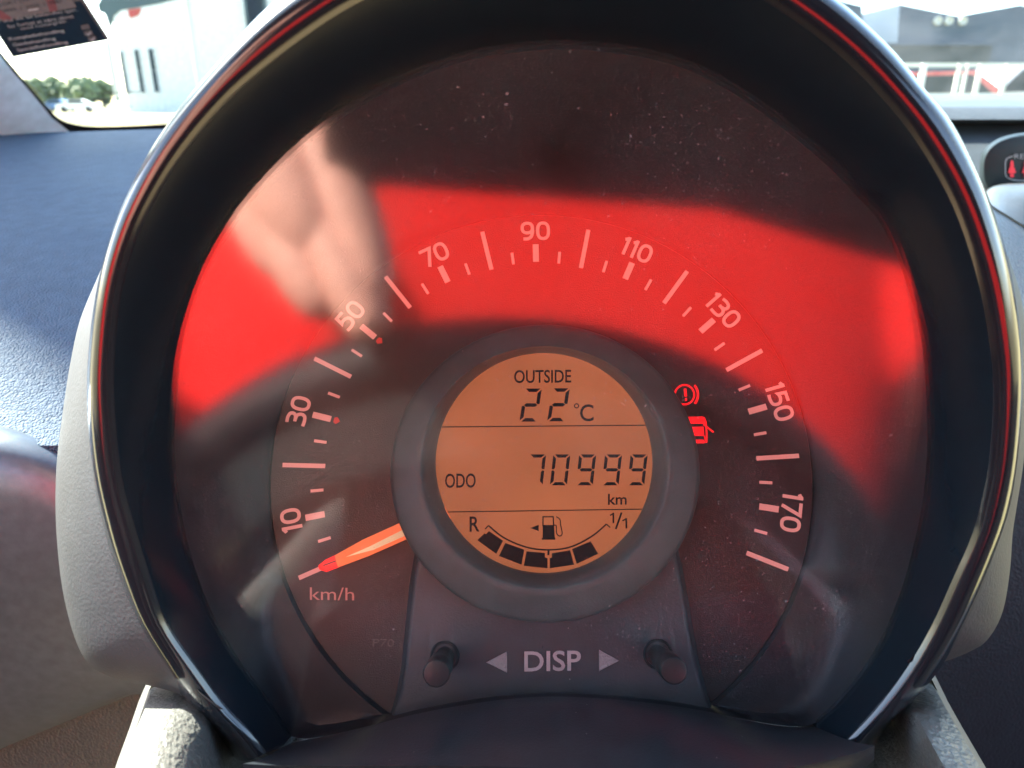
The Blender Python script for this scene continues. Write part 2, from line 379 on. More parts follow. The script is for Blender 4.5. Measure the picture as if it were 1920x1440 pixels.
# ---- lens: closed contour on the lens surface
S_px = [(1531,1364),(1470,1362),(1400,1350),(1310,1331),(1210,1317),(1120,1309),(1028,1306),(940,1312),(846,1326),(770,1341),(700,1359),(620,1378),(545,1393)]
S_c = contour(S_px, 50)
closed = A_c + S_c[1:-1]
def lens_rows(k, shrink=1.0, nr=22):
    rows = []
    c = Vector((1030, 900))
    for i in range(nr + 1):
        t = (i / nr) ** .8
        rows.append([PL(*(c + (p - c) * (t * shrink if t > 0 else .0005)), k) for p in closed])
    return rows
ra = lens_rows(0, .9995); rb = lens_rows(-1.6, .9995)
va, fa = grid(ra, True); n0 = len(va); vb, fb = grid(rb, True); nC = len(closed)
fs = [q[::-1] for q in fa] + [tuple(i + n0 for i in q) for q in fb]
fs.append(tuple(range(nC))); fs.append(tuple(n0 + j for j in range(nC))[::-1])
mesh('clear_lens', va + vb, fs, M['lens'], cl)

# ---- dial disc and surround
DR = .0722
def circ(r, w, n=128, c=(0, 0), z=0): return [Vector((c[0] + r * math.cos(2 * math.pi * k / n), c[1] + r * math.sin(2 * math.pi * k / n), w * .001)) for k in range(n)]
v, f = grid([circ(.0005, 0), circ(.03, 0), circ(.06, 0), circ(DR - .0003, 0), circ(DR, -.3), circ(DR, -3)], True)
dial = mesh('dial_face', v, [q for q in f], M['dial'], cl, angle=40)
# surround: from the disc edge out to the lens edge
nS = 160
def ring_from_closed():
    pts = [PL(p.x, p.y, -1.8) for p in closed]
    pts = resample(pts, 400, True); out = []
    for k in range(nS):
        a = 2 * math.pi * k / nS
        best = min(pts, key=lambda p: abs((math.atan2(p.y, p.x) - a + math.pi) % (2 * math.pi) - math.pi)); out.append(best)
    sm = [(out[i - 1] + out[i] * 2 + out[(i + 1) % nS]) / 4 for i in range(nS)]
    return sm
outer = ring_from_closed()
inner = [Vector((DR * 1.004 * math.cos(2 * math.pi * k / nS), DR * 1.004 * math.sin(2 * math.pi * k / nS), -.0012)) for k in range(nS)]
rows = [[p + Vector((0, 0, -.002)) for p in inner], inner]
lip = [Vector((p.x * 1.006, p.y * 1.006, .0009)) for p in inner]; rows.append(lip)
def fitpt(a, b, t):
    q = a.lerp(b, t); lowf = max(0.0, -math.sin(math.atan2(b.y, b.x)) - .35) / .65; q.z = a.z + (b.z - a.z) * (t ** (1.6 + 30 * lowf)); return q
for t in (.2, .45, .7, .86, .95, .985, 1): rows.append([fitpt(a, b, t) for a, b in zip(lip, outer)])
rows.append([p + Vector((0, 0, -.003)) for p in outer])
# where the disc passes the lens edge at the foot, keep the surround outside the disc
v, f = grid(rows, True); mesh('dial_surround', v, f, M['surround'], cl, angle=50)

# ---- scale marks on the dial
STEP = R(1.2503); RO, RI = .0690, .0576
def dang(k): return math.pi / 2 + (90 - k) * STEP
def bar(k, r0, r1, wd, z=.00006):
    a = dang(k); d = Vector((math.cos(a), math.sin(a), 0)); t = Vector((-d.y, d.x, 0)); zz = Vector((0, 0, z)); zb = Vector((0, 0, -.00002))
    top = [d * r0 - t * wd / 2 + zz, d * r1 - t * wd / 2 + zz, d * r1 + t * wd / 2 + zz, d * r0 + t * wd / 2 + zz]
    bot = [p - zz + zb for p in top]
    return top + bot, [(0, 1, 2, 3)] + [(i, i + 4, (i + 1) % 4 + 4, (i + 1) % 4) for i in range(4)]
for k in range(0, 181, 5):
    if k % 20 == 0: a = (RI, RO, .00118)
    elif k % 10 == 0: a = (.0583, .0634, .00165)
    else: a = (.0580, .0614, .00078)
    v, f = bar(k, *a); mesh('scale_mark', v, f, M['tick'], dial, smooth=False)
for k in (30, 50):
    a = dang(k); d = Vector((math.cos(a), math.sin(a), 0)); t = Vector((-d.y, d.x, 0)); z = Vector((0, 0, .00006))
    pts = [d * .0575 - t * .0006 + z, d * .0575 + t * .0006 + z, d * .0567 + t * .0010 + z, d * .0557 + z, d * .0567 - t * .0010 + z]
    mesh('red_marker', pts, [(0, 4, 3, 2, 1)[::-1]], M['redmark'], dial, smooth=False)
def sup(cx, cy, rx, ry, n=28, e=2.5):
    out = []
    for i in range(n):
        a = 2 * math.pi * i / n; c, s = math.cos(a), math.sin(a)
        out.append((cx + rx * math.copysign(abs(c) ** (2 / e), c), cy + ry * math.copysign(abs(s) ** (2 / e), s)))
    return out
GL = {
 '0': (.80, [(sup(.36, .5, .28, .42), True)]),
 '1': (.46, [([(.07, .80), (.13, .83), (.22, .905)], False), ([(.26, 1.0), (.26, 0)], False)]),
 '3': (.74, [(catmull([(.06, .905), (.30, .93), (.50, .87), (.56, .73), (.50, .60), (.34, .545), (.18, .54)], 6), False),
             (catmull([(.30, .545), (.52, .49), (.60, .29), (.52, .12), (.30, .07), (.04, .085)], 6), False)]),
 '5': (.76, [([(.60, .92), (.16, .92), (.13, .54)] + [tuple(p) for p in catmull([(.13, .55), (.34, .59), (.56, .50), (.61, .31), (.53, .13), (.30, .07), (.05, .085)], 6)][1:], False)]),
 '7': (.74, [([(.03, .92), (.62, .92), (.24, 0)], False)]),
 '9': (.80, [(sup(.35, .66, .265, .26, 26, 2.4), True), (catmull([(.615, .66), (.61, .40), (.53, .18), (.36, .08), (.14, .075)], 6), False)]),
}
def numeral(s, px, py, k, h):
    c = P(px, py, 0); a = dang(k); up = Vector((math.cos(a), math.sin(a), 0)); rt = Vector((up.y, -up.x, 0))
    wid = sum(GL[ch][0] for ch in s) * h - .06 * h; x = -wid / 2; mb = MB()
    for i, ch in enumerate(s):
        adv, st = GL[ch]
        for j, (pts, cl_) in enumerate(st):
            v2, f2 = ribbon2(pts, .165, cl_); zz = .00006 + .00001 * j + 0.000003 * i
            mb.add([c + rt * (x + q.x * h) + up * ((q.y - .5) * h) + Vector((0, 0, zz)) for q in v2], [q[::-1] for q in f2])
        x += adv * h
    return mb.obj('numeral', M['tick'], dial, smooth=False)
for s, px, py in (('10', 546, 976), ('30', 560, 770), ('50', 657, 591), ('70', 815, 477), ('90', 1004, 433), ('110', 1194, 469), ('130', 1356, 582), ('150', 1462, 753), ('170', 1484, 960)):
    numeral(s, px, py, int(s), .00545)
def dial_place(w): return lambda x, y, z: P(x, y, w) + Vector((0, 0, z))
v, f = text_to('km/h', (581, 1125), (664, 1126), (0, -24), dial_place(.06), bold=.0); mesh('unit_lettering', v, f, M['tickdim'], dial, smooth=False)
M['emboss'] = plastic('dial_emboss', (.075, .068, .062), .4, 0)
v, f = text_to('P70', (698, 1212), (738, 1213), (1, -14), lambda x, y, z: P(x, y, .0) + Vector((0, 0, z * .0003 + .0001)), extrude=.3, bevel=.0); mesh('part_number', v, f, M['emboss'], dial, smooth=False)

# ---- warning lights
def flat_px(name, polys, mat, parent, w, strokes=()):
    mb = MB()
    for i, poly in enumerate(polys):
        pts = [P(x, y, w + .004 * i) for x, y in poly]
        bm_ = bmesh.new(); vs = [bm_.verts.new(p) for p in pts]; fc = bm_.faces.new(vs); fc.normal_update()
        if fc.normal.z < 0: fc.normal_flip()
        bmesh.ops.triangulate(bm_, faces=[fc]); bm_.verts.index_update()
        mb.add([q.co.copy() for q in bm_.verts], [tuple(q.index for q in fa_.verts) for fa_ in bm_.faces]); bm_.free()
    for i, (pts, wd, cl_) in enumerate(strokes):
        v2, f2 = ribbon2(pts, wd, cl_)
        ww = w + .004 * (i + len(polys)); mb.add([P(q.x, q.y, ww) for q in v2], f2)
    return mb.obj(name, mat, parent, smooth=False)
def pc(lst, ox=1220, oy=700, s=9.0): return [(ox + x / s, oy + y / s) for x, y in lst]
def arcp(cx, cy, r, a0, a1, n=20): return [(cx + r * math.cos(R(a0 + (a1 - a0) * i / n)), cy - r * math.sin(R(a0 + (a1 - a0) * i / n))) for i in range(n + 1)]
brake = flat_px('brake_warning_light', [], M['redglow'], dial, .08, [
    (arcp(1283.5, 740, 18.2, 0, 360, 40)[:-1], 3.4, True), (arcp(1282.5, 740, 26.2, 42, -40), 4.4, False),
    ([(1284.5, 728.5), (1285.8, 743.5)], 5.2, False), ([(1286, 746.5), (1286.6, 751.5)], 4.0, False)])
door = flat_px('door_open_light', [pc([(620, 735), (870, 728), (905, 738), (925, 765), (938, 850), (600, 850)]), pc([(600, 905), (892, 900), (905, 1056), (620, 1056)]),
    pc([(600, 1122), (890, 1118), (925, 1165), (905, 1180), (630, 1180)])], M['redglow'], dial, .08,
    [(pc([(928, 800), (945, 1000), (942, 1170)]), 3.2, False), (pc([(890, 860), (1062, 995)]), 3.2, False), (pc([(905, 1055), (925, 1140)]), 2.2, False)])

# ---- needle
def needle_rows(w0):
    top = [P(x, y, 3.2) for x, y in ((597, 1060), (610, 1049.5), (628, 1041), (680, 1012), (755, 978), (830, 944))]
    bot = [P(x, y, 3.2) for x, y in ((599, 1068), (612, 1072.5), (634, 1064), (690, 1043), (767, 1009), (845, 972))]
    return top, bot
nt_, nb_ = needle_rows(3)
def needle_piece(name, idx, mat, h):
    mb = MB(); rows = []
    for i in idx:
        a, b = nt_[i], nb_[i]; m = a.lerp(b, .5)
        rows.append([a + Vector((0, 0, -.0016)), a, m + Vector((0, 0, h)), b, b + Vector((0, 0, -.0016))])
    v, f = grid(rows); f = list(f); f.append((0, 1, 2, 3, 4)); n = len(v); f.append((n - 5, n - 4, n - 3, n - 2, n - 1)[::-1])
    return mesh(name, v, f, mat, cl, angle=30)
nd = needle_piece('needle', (2, 3, 4, 5), M['needle'], .0007)
nt2 = needle_piece('needle_tip', (0, 1, 2), M['needletip'], .0004); nt2.parent = nd
M['needleshine'] = glow('needle_highlight_pale', (.80, .50, .26), .75, (.5, .4, .25), .3)  # glowing pale strip paints the highlight along the needle
mesh('needle_highlight', [P(x, y, 4.05) for x, y in ((648, 1044.5), (690, 1026), (762, 990), (830, 958), (834, 968), (765, 1002), (700, 1031))], [tuple(range(7))[::-1]], M['needleshine'], nd, smooth=False)
M['groove'] = plastic('needle_groove', (.06, .01, .01), .4, 0)
v2, f2 = ribbon2([(606, 1060.5), (633, 1050.5)], 2.4); g = mesh('needle_groove', [P(x, y, 3.75) for x, y in v2], f2, M['groove'], nd, smooth=False)

# ---- collar and display
CCx, CCy = 1022, 888; n = 120
def ell(cx, cy, rx, ry, w, n=120): return [P(cx + rx * math.cos(2 * math.pi * k / n), cy - ry * math.sin(2 * math.pi * k / n), w) for k in range(n)]
crow = [ell(1022, 888, 272, 262, 0), ell(1022, 888, 284, 274, 7.2), ell(1022, 888, 290, 279, 8.8), ell(1022, 888, 289, 278, 9.7), ell(1022, 888, 282, 271.5, 10.3),
        ell(1022, 886, 262, 252, 11.6), ell(1022, 882, 244, 238, 12.6), ell(1021.5, 878, 236, 229, 13.0), ell(1021, 875, 231, 226, 12.7), ell(1021, 872, 222, 219, 10.2), ell(1020.5, 869, 209, 210, 6.2), ell(1020.5, 868.5, 204.5, 207.5, 4.2), ell(1020, 868, 203, 206, 2.4)]
v, f = grid(crow, True); mesh('display_collar', v, f, M['collar'], cl, angle=60)
lw = 2.5
crow = [ell(1020, 868, .5, .5, lw), ell(1020, 868, 100, 100, lw), ell(1020, 868, 206, 209, lw)]
v, f = grid(crow, True); lcd = mesh('display_screen', v, f, M['lcd'], cl)
IW = lw + .12
SEG = {'0': 'abcdef', '2': 'abged', '7': 'abc', '9': 'abcdfg'}
def seven(ch, xl, yt, w_, h_, sl, t):
    """slanted seven-segment digit; xl,yt lower-left reference in pixels"""
    def q(u, v_): return (xl + u * w_ + sl * v_, yt + h_ * (1 - v_))
    gp = t * .12; polys = []
    tu = t / w_; tv = t / h_; m = .5
    H = {'a': (1, 1), 'g': (m, 0), 'd': (0, -1)}
    for s in SEG[ch]:
        if s == 'a': P_ = [(.10, 1), (.92, 1), (.92 - tu, 1 - tv), (.10 + tu, 1 - tv)]
        elif s == 'd': P_ = [(.10, 0), (.92, 0), (.92 - tu, tv), (.10 + tu, tv)]
        elif s == 'g': P_ = [(.12, m), (.12 + tu * .6, m + tv / 2), (.88 - tu * .6, m + tv / 2), (.88, m), (.88 - tu * .6, m - tv / 2), (.12 + tu * .6, m - tv / 2)]
        elif s == 'b': P_ = [(1, .97), (1, m + .035), (1 - tu * .5, m + .02), (1 - tu, m + .06), (1 - tu, .97 - tv)]
        elif s == 'c': P_ = [(1, .03), (1, m - .035), (1 - tu * .5, m - .02), (1 - tu, m - .06), (1 - tu, .03 + tv)]
        elif s == 'f': P_ = [(0, .97), (0, m + .035), (tu * .5, m + .02), (tu, m + .06), (tu, .97 - tv)]
        elif s == 'e': P_ = [(0, .03), (0, m - .035), (tu * .5, m - .02), (tu, m - .06), (tu, .03 + tv)]
        polys.append([q(a, b) for a, b in P_])
    return flat_px('digit', polys, M['ink'], lcd, IW)
seven('2', 974, 728.5, 33, 62, 9, 6.6); seven('2', 1026, 728, 33, 62, 9.5, 6.6)
for ch, x in zip('70999', (985.5, 1031, 1079.5, 1128, 1176)): seven(ch, x, 852, 32, 58, 6.5, 6.0)
lp = dial_place(IW)
def ltxt(s, bl, br, up, bold=0.012, nm='display_lettering'):
    v, f = text_to(s, bl, br, up, lp, bold=bold); mesh(nm, v, f, M['ink'], lcd, smooth=False)
ltxt('OUTSIDE', (964, 718.5), (1071, 717.5), (0, -24.5)); ltxt('C', (1087.5, 790), (1113, 790), (0, -32), .01)
ltxt('ODO', (834.5, 915), (892, 914.5), (0, -27)); ltxt('km', (1140, 946.5), (1175, 946), (0, -20.5)); ltxt('R', (880.5, 997), (899, 996.5), (0, -28.5))
flat_px('display_lettering', [], M['ink'], lcd, IW, [([(1143.5, 966.5), (1150, 963)], 2.6, False), ([(1150, 961.5), (1150, 981)], 3.2, False), ([(1167, 976.5), (1174, 973)], 2.6, False), ([(1174, 971.5), (1174.5, 991)], 3.2, False), ([(1165.5, 961), (1154.5, 992)], 3.4, False)])
flat_px('degree_sign', [], M['ink'], lcd, IW, [(arcp(1081, 761, 3.9, 0, 360, 16)[:-1], 2.0, True)])
flat_px('divider_line', [], M['ink'], lcd, IW, [([(826, 800.6), (1214, 797.2)], 1.9, False)])
flat_px('divider_line', [], M['ink'], lcd, IW, [([(839, 960), (1209, 954.6)], 1.9, False)])
def p7(l): return [(820 + x / 4.8, 940 + y / 4.8) for x, y in l]
for poly in ([(465, 268), (592, 355), (530, 472), (360, 350), (425, 288), (438, 296)], [(612, 375), (783, 435), (757, 570), (555, 492)],
             [(803, 450), (968, 465), (968, 505), (992, 512), (992, 603), (778, 580)], [(1030, 468), (1195, 440), (1230, 570), (1012, 603), (1012, 512), (1030, 505)],
             [(1212, 430), (1380, 360), (1448, 472), (1255, 562)]):
    flat_px('fuel_bar', [p7(poly)], M['ink'], lcd, IW)
ap = [tuple(q) for q in catmull([Vector(p) for p in p7([(460, 218), (600, 328), (800, 412), (1000, 437), (1200, 410), (1390, 315), (1522, 205)])], 6)]
flat_px('fuel_arc', [], M['ink'], lcd, IW, [(p7([(430, 250), (460, 218)]), 2.2, False), (ap, 2.9, False), (p7([(1522, 205), (1556, 236)]), 2.2, False), (p7([(1000, 437), (1000, 485)]), 4, False)])
flat_px('pump_symbol', [p7([(835, 240), (912, 212), (912, 268)]), p7([(948, 213), (1050, 213), (1058, 335), (948, 335)]), p7([(940, 330), (1062, 330), (1062, 345), (940, 345)])], M['ink'], lcd, IW,
    [(p7([(951, 225), (951, 139), (1043, 139), (1047, 225)]), 2.4, False), ([tuple(q) for q in catmull([Vector(p) for p in p7([(1052, 213), (1070, 222), (1073, 285), (1098, 312), (1124, 290), (1108, 205), (1104, 165), (1070, 137)])], 5)], 2.0, False)])

# ---- control panel with DISP
PW = 5.2
pl_px = [(1022 + 246 * math.cos(R(a)), 886 + 238 * math.sin(R(a))) for a in range(20, 161, 7)] + [(783, 1040), (775, 1090), (767, 1171), (760, 1244), (750, 1300), (735, 1345), (900, 1345), (1028, 1335), (1180, 1340), (1340, 1350), (1320, 1299), (1302, 1233), (1291, 1171), (1280, 1102), (1268, 1040)]
pc_ = resample([Vector(p) for p in pl_px], 150, True); cc = Vector((1020, 1215))
def prow(s, w, off=0): return [P(*(p + (cc - p).normalized() * s), w) for p in pc_]
rows = [prow(-8, -1), prow(-2, PW - 1.6), prow(0, PW - .6), prow(4, PW - .12), prow(9, PW), [P(*(p.lerp(cc, .5)), PW) for p in pc_], [P(*(p.lerp(cc, .985)), PW) for p in pc_]]
v, f = grid(rows, True); f = list(f) + [tuple(range(len(v) - 150, len(v)))[::-1]]
pan = mesh('control_panel', v, f, M['panel'], cl, angle=60)
bm_ = bmesh.new(); bm_.from_mesh(pan.data); bmesh.ops.recalc_face_normals(bm_, faces=bm_.faces); bm_.to_mesh(pan.data); bm_.free()
v, f = text_to('DISP', (983, 1259), (1089, 1257), (0, -38), lambda x, y, z: P(x, y, PW) + Vector((0, 0, z * .0006)), extrude=.6, bevel=.0, bold=.012)
mesh('raised_lettering', v, f, M['letter'], pan, angle=30)
def wedge(pts, name):
    a = [P(x, y, PW - .05) for x, y in pts]; c = sum((Vector(p) for p in pts), Vector((0, 0))) / 3
    b = [P(*(Vector(p).lerp(c, .08)), PW + .45) for p in pts]
    o = mesh(name, a + b, [(3, 4, 5), (0, 1, 4, 3), (1, 2, 5, 4), (2, 0, 3, 5)], M['letter2'], pan, smooth=False)
    bm_ = bmesh.new(); bm_.from_mesh(o.data); bmesh.ops.recalc_face_normals(bm_, faces=bm_.faces); bm_.to_mesh(o.data); bm_.free()
M['letter2'] = plastic('arrow_grain', (.38, .38, .38), .45, .8, .0007, dist=.0003)
wedge([(911, 1242), (951, 1262), (951, 1221)], 'arrow_mark'); wedge([(1123, 1218), (1123, 1259), (1161, 1239)], 'arrow_mark')
for (bx, by), tw in (((834, 1230), 25.5), ((1233, 1226), 25)):
    b = P(bx, by, PW); ax = [(0, .0031), (.0006, .00325), (.0010, .00305)]
    ring = MB(); rows = []
    for z, r in ((-.001, .0036), (.0003, .0037), (.0007, .0034), (.0006, .0030), (-.0006, .0029)):
        rows.append([b + Vector((r * math.cos(2 * math.pi * k / 40), r * math.sin(2 * math.pi * k / 40), z)) for k in range(40)])
    v, f = grid(rows, True); ring.add(v, f)
    knob = mesh('button_collar', v, f, M['button'], cl, angle=40)
    H = (tw - PW) * .001; rows = []
    for z, r in ((-.001, .00225), (H * .30, .00225), (H * .32, .0027), (H * .36, .00275), (H * .55, .00275), (H * .58, .0030), (H - .0005, .00305), (H - .0001, .0028), (H, .0024), (H, .0001)):
        rows.append([b + Vector((r * math.cos(2 * math.pi * k / 40), r * math.sin(2 * math.pi * k / 40), z)) for k in range(40)])
    v, f = grid(rows, True); mesh('push_button', v, f, M['button'], cl, angle=40)

# ---- lower shelf in front of the lens foot
sh0 = resample(S_c[::-1], 60)
front = resample(catmull([Vector(p) for p in [(455, 1432), (560, 1436), (740, 1435), (900, 1436), (1000, 1440), (1150, 1452), (1320, 1455), (1480, 1440), (1600, 1413), (1640, 1398)]], 8), 60)
rows = [[PL(p.x, p.y, -4) for p in sh0], [PL(p.x, p.y, .6) for p in sh0]]
r1 = [PL(p.x, p.y, 1.4) for p in sh0]; r9 = [P(p.x, p.y, 44) for p in front]
rows += [r1]
for t in (.15, .35, .6, .85, .95, 1):
    rows.append([Vector((a.x + (b.x - a.x) * t, a.y + (b.y - a.y) * t - .0012 * math.sin(math.pi * t) * 0, a.z + (b.z - a.z) * t + .0035 * math.sin(math.pi * t))) for a, b in zip(r1, r9)])
rows.append([p + Vector((0, -.003, -.001)) for p in r9]); rows.append([p + Vector((0, -.010, -.012)) for p in r9])
v, f = grid(rows); mesh('lower_shelf', v, [q[::-1] for q in f], M['shelf'], cl, angle=60)

# ---- grey shell lobes beside the hood
def lobe(edge_px, inner_px, w_edge, w_in, name, side):
    e = resample(catmull([Vector(p) for p in edge_px], 8), 70); i_ = resample(catmull([Vector(p) for p in inner_px], 8), 70)
    rows = []
    rows.append([P(*a, -60 if side else -60) for a in e])
    rows.append([P(*a, w_edge - 6) for a in e]); rows.append([P(*a, w_edge) for a in e])
    for t, dw in ((.10, 3.2), (.25, 5.2), (.5, 7.4), (.8, 9), (1.0, 10)):
        rows.append([P(*(a.lerp(b, t)), w_edge + (w_in - w_edge) * t + dw * (1 - t) * .9) for a, b in zip(e, i_)])
    # side wall straight back in local space
    rows[0] = [p + Vector((0, 0, -.07)) for p in rows[2]]
    v, f = grid(rows); o = mesh(name, v, f if side else [q[::-1] for q in f], M['lobe'], cl, angle=70); return o
lobe([(196, 490), (183, 520), (150, 600), (132, 680), (118, 770), (107, 860), (104, 950), (109, 1040), (120, 1120), (140, 1195), (165, 1243), (205, 1268), (265, 1282), (331, 1300), (385, 1330)],
     [(230, 470), (215, 540), (200, 620), (190, 700), (188, 780), (192, 850), (200, 920), (213, 1000), (235, 1070), (262, 1130), (290, 1185), (315, 1225), (345, 1265), (378, 1300), (420, 1330)], 16, 33, 'shell_side', 0)
lobe([(1890, 480), (1915, 560), (1925, 660), (1926, 760), (1920, 860), (1908, 940), (1899, 1000), (1893, 1076), (1879, 1150), (1852, 1199), (1822, 1220), (1770, 1241), (1720, 1252)],
     [(1860, 500), (1880, 580), (1890, 660), (1892, 760), (1884, 860), (1872, 930), (1858, 990), (1845, 1040), (1828, 1085), (1805, 1130), (1780, 1170), (1745, 1205), (1700, 1240)], 16, 33, 'shell_side', 1)

# ================================================================== COLUMN SHROUD
shr = empty('steering_column_shroud', mat=CM); tag(shr, 'grained light grey steering column shroud below the speedometer', 'column cover')
rows = []
for py, w, xl, xr, e in ((1215, -25, 318, 1715, 0), (1255, -6, 300, 1735, 0), (1290, 6, 285, 1752, 0), (1340, 15, 268, 1780, 0), (1400, 24, 246, 1815, 0), (1460, 33, 226, 1850, 0), (1560, 48, 195, 1900, 0), (1700, 66, 160, 1960, 0)):
    row = []
    row.append(P(xl - 25, py + 25, w - 55)); row.append(P(xl - 6, py + 6, w - 8))
    for i in range(25):
        t = i / 24; x = xl + (xr - xl) * t; q = P(x, py, w - 22 + (42 if t < .5 else 37) * min(1, max(0, (abs(2 * t - 1) - (.70 if t < .5 else .76)) / .16)) ** 1.5 * min(1, max(0, (py - 1255) / 70)) - 5 * max(0, abs(2 * t - 1) - .93) / .07); row.append(q)
    row.append(P(xr + 6, py + 6, w - 8)); row.append(P(xr + 25, py + 25, w - 55))
    rows.append(row)
v, f = grid(rows); mesh('shroud_shell', v, [q[::-1] for q in f], M['shroud'], shr, angle=80)
# dark clip covers beside the hood feet
# ================================================================== DASHBOARD
def shift_empty(name, loc):
    o = empty(name, loc); o['shift'] = 1; return o
dash = shift_empty('dashboard', (0, .5, 1.0)); tag(dash, 'dark grained dashboard running under the windscreen behind the speedometer', 'dashboard')
def sheet(name, rowspec, pxs, mat, parent, flip=False, **kw):
    rows = [[WY(px, py + (dy(px) if dy else 0), Y) for px in pxs] for py, Y, dy in rowspec]
    v, f = grid(rows); return mesh(name, v, f if flip else [q[::-1] for q in f], mat, parent, **kw)
tilt = lambda px: (px - 130) * -.03
dpx = [-500 + 60 * i for i in range(25)]
rs = [(262, .80, tilt), (247, .72, tilt), (249, .70, tilt), (256, .66, tilt), (290, .56, tilt), (350, .46, None), (430, .385, None), (520, .335, None), (620, .298, None), (720, .270, None), (790, .254, None), (835, .243, lambda p: 0), (860, .243, None), (900, .26, None)]
sheet('dash_pad', [rs[0]] + rs[1:], dpx, M['dash'], dash, angle=60)
# satin trim below, curved upper edge
tpx = [-420 + 30 * i for i in range(24)]
te = lambda px: 0.0012 * max(px + 40, 0) ** 2 * .9 + .10 * px if px > -40 else .1 * px
sheet('satin_trim', [(815, .262, te), (797, .250, te), (803, .246, te), (820, .2415, te), (845, .2375, te), (880, .2345, te), (930, .2325, te), (1060, .231, None), (1160, .232, None), (1250, .235, None), (1330, .240, lambda p: -.22 * p * .5), (1402, .249, lambda p: -.42 * p), (1408, .262, lambda p: -.42 * p)], tpx, M['satin'], dash, angle=60)
kpx = [-420 + 40 * i for i in range(22)]
sheet('knee_panel', [(1180, .262, None), (1300, .258, None), (1420, .254, None), (1600, .25, None), (1900, .25, None)], kpx, M['knee'], dash)
# right-hand part
rpx = [1500 + 45 * i for i in range(24)]
M['dashgrey'] = plastic('dash_right_grain', (.055, .062, .066), .45, .5, .0016, kind='leather', dist=.0003, spec=.5)
sheet('dash_pad', [(190, .86, None), (177, .76, None), (179, .74, None), (199, .665, None), (202, .655, None), (224, .640, None), (229, .648, None), (240, .70, None)], rpx, M['dashgrey'], dash, angle=25)
M['recess'] = plastic('recess_grey', (.035, .042, .048), .7, .2, .0015, spec=.3)
sheet('recess_panel', [(222, .68, None), (300, .60, None), (420, .52, None), (520, .5, None)], rpx, M['recess'], dash)
sheet('side_panel', [(480, .40, None), (620, .36, None), (900, .33, None), (1250, .31, None), (1700, .30, None)], [1450 + 60 * i for i in range(16)], M['navy'], dash)

# belt indicator
ind = shift_empty('seat_belt_indicator', WY(1950, 330, .5)); tag(ind, 'black oval seat belt warning display with red lit figures right of the hood', 'indicator')
def WP(Y): return lambda x, y, z=0: WY(x, y, Y)
oval = sup(1960, 318, 119, 68, 60, 2.6)
mb = MB(); rws = []
for s, Y in ((1.04, .54), (1.0, .503), (.97, .5), (.90, .499), (.5, .499), (.01, .499)):
    rws.append([WY(1960 + (x - 1960) * s, 318 + (y - 318) * s, Y) for x, y in oval])
v, f = grid(rws, True); mesh('display_housing', v, [q[::-1] for q in f], M['navy2'] if 'navy2' in M else M['gloss2'] if 'gloss2' in M else plastic('indicator_black', (.010, .016, .018), .5, .05, .001, spec=.3), ind, angle=50)
def wy_flat(name, mat, parent, Y, polys=(), strokes=()):
    mb = MB()
    for i, poly in enumerate(polys): mb.add([WY(x, y, Y - .0002 * i) for x, y in poly], [tuple(range(len(poly)))])
    for i, (pts, wd, c_) in enumerate(strokes):
        v2, f2 = ribbon2(pts, wd, c_); mb.add([WY(q.x, q.y, Y - .0002 * (i + len(polys))) for q in v2], f2)
    return mb.obj(name, mat, parent, smooth=False)
wy_flat('outline', M['print'], ind, .4985, [], [(sup(1960, 315, 75, 24, 60, 5), 2.0, True)])
wy_flat('lettering_patch', plastic('indicator_black2', (.010, .016, .018), .5, 0, spec=.3), ind, .4983, [[(1900, 286), (1946, 286), (1946, 297), (1900, 297)]])
v, f = text_to('REAR', (1902, 297.5), (1944, 297.5), (0, -9), lambda x, y, z: WY(x, y, .498)); mesh('lettering', v, f, M['print'], ind, smooth=False)
for cx in (1897.5, 1924, 1951):
    wy_flat('belt_figure', M['beltred'], ind, .4978, [[(cx + a, 318 + b) for a, b in ((-1.5, -17), (1.5, -17), (3, -12), (3, -6), (5.5, -1), (6, 3), (8, 5), (4, 7), (-4, 7), (-8, 5), (-6, 3), (-5.5, -1), (-3, -6), (-3, -12))],
            [(cx - 3.4, 327), (cx, 325.5), (cx + 3.4, 327), (cx + 3.6, 332), (cx - 3.6, 332)]])
# centre trim
ctr = shift_empty('centre_console_trim', WY(1920, 450, .4)); tag(ctr, 'sunlit bright grey centre trim panel at the right beside the hood', 'trim panel')
def cedge(px): return 345 + 26 * math.exp(-((px - 1840) / 16.0)) if px > 1840 else 371 + (1840 - px) * 1.2
cpx = [1826 + 7 * i for i in range(8)] + [1890 + 30 * i for i in range(16)]
rows = []
for k, Y in ((-2, .50), (0, .43), (3, .425), (12, .415), (30, .40)): rows.append([WY(px, cedge(px) + k, Y) for px in cpx])
def seam(px): return 386 + (px - 1856) * .62 if px > 1856 else 386 + (px - 1856) * 1.3
rows.append([WY(px, seam(px) - 3, .385) for px in cpx]); rows.append([WY(px, seam(px) - .8, .389) for px in cpx])
v, f = grid(rows); mesh('upper_trim', v, [q[::-1] for q in f], M['trimtop'], ctr, angle=45)
rows = [[WY(px, seam(px) + k + (max(0, 1) * 0), Y) for px in cpx] for k, Y in ((.5, .389), (2.5, .384), (40, .365), (110, .345), (190, .33), (260, .32), (330, .33), (360, .38))]
v, f = grid(rows); mesh('lower_trim', v, [q[::-1] for q in f], M['trim'], ctr, angle=45)

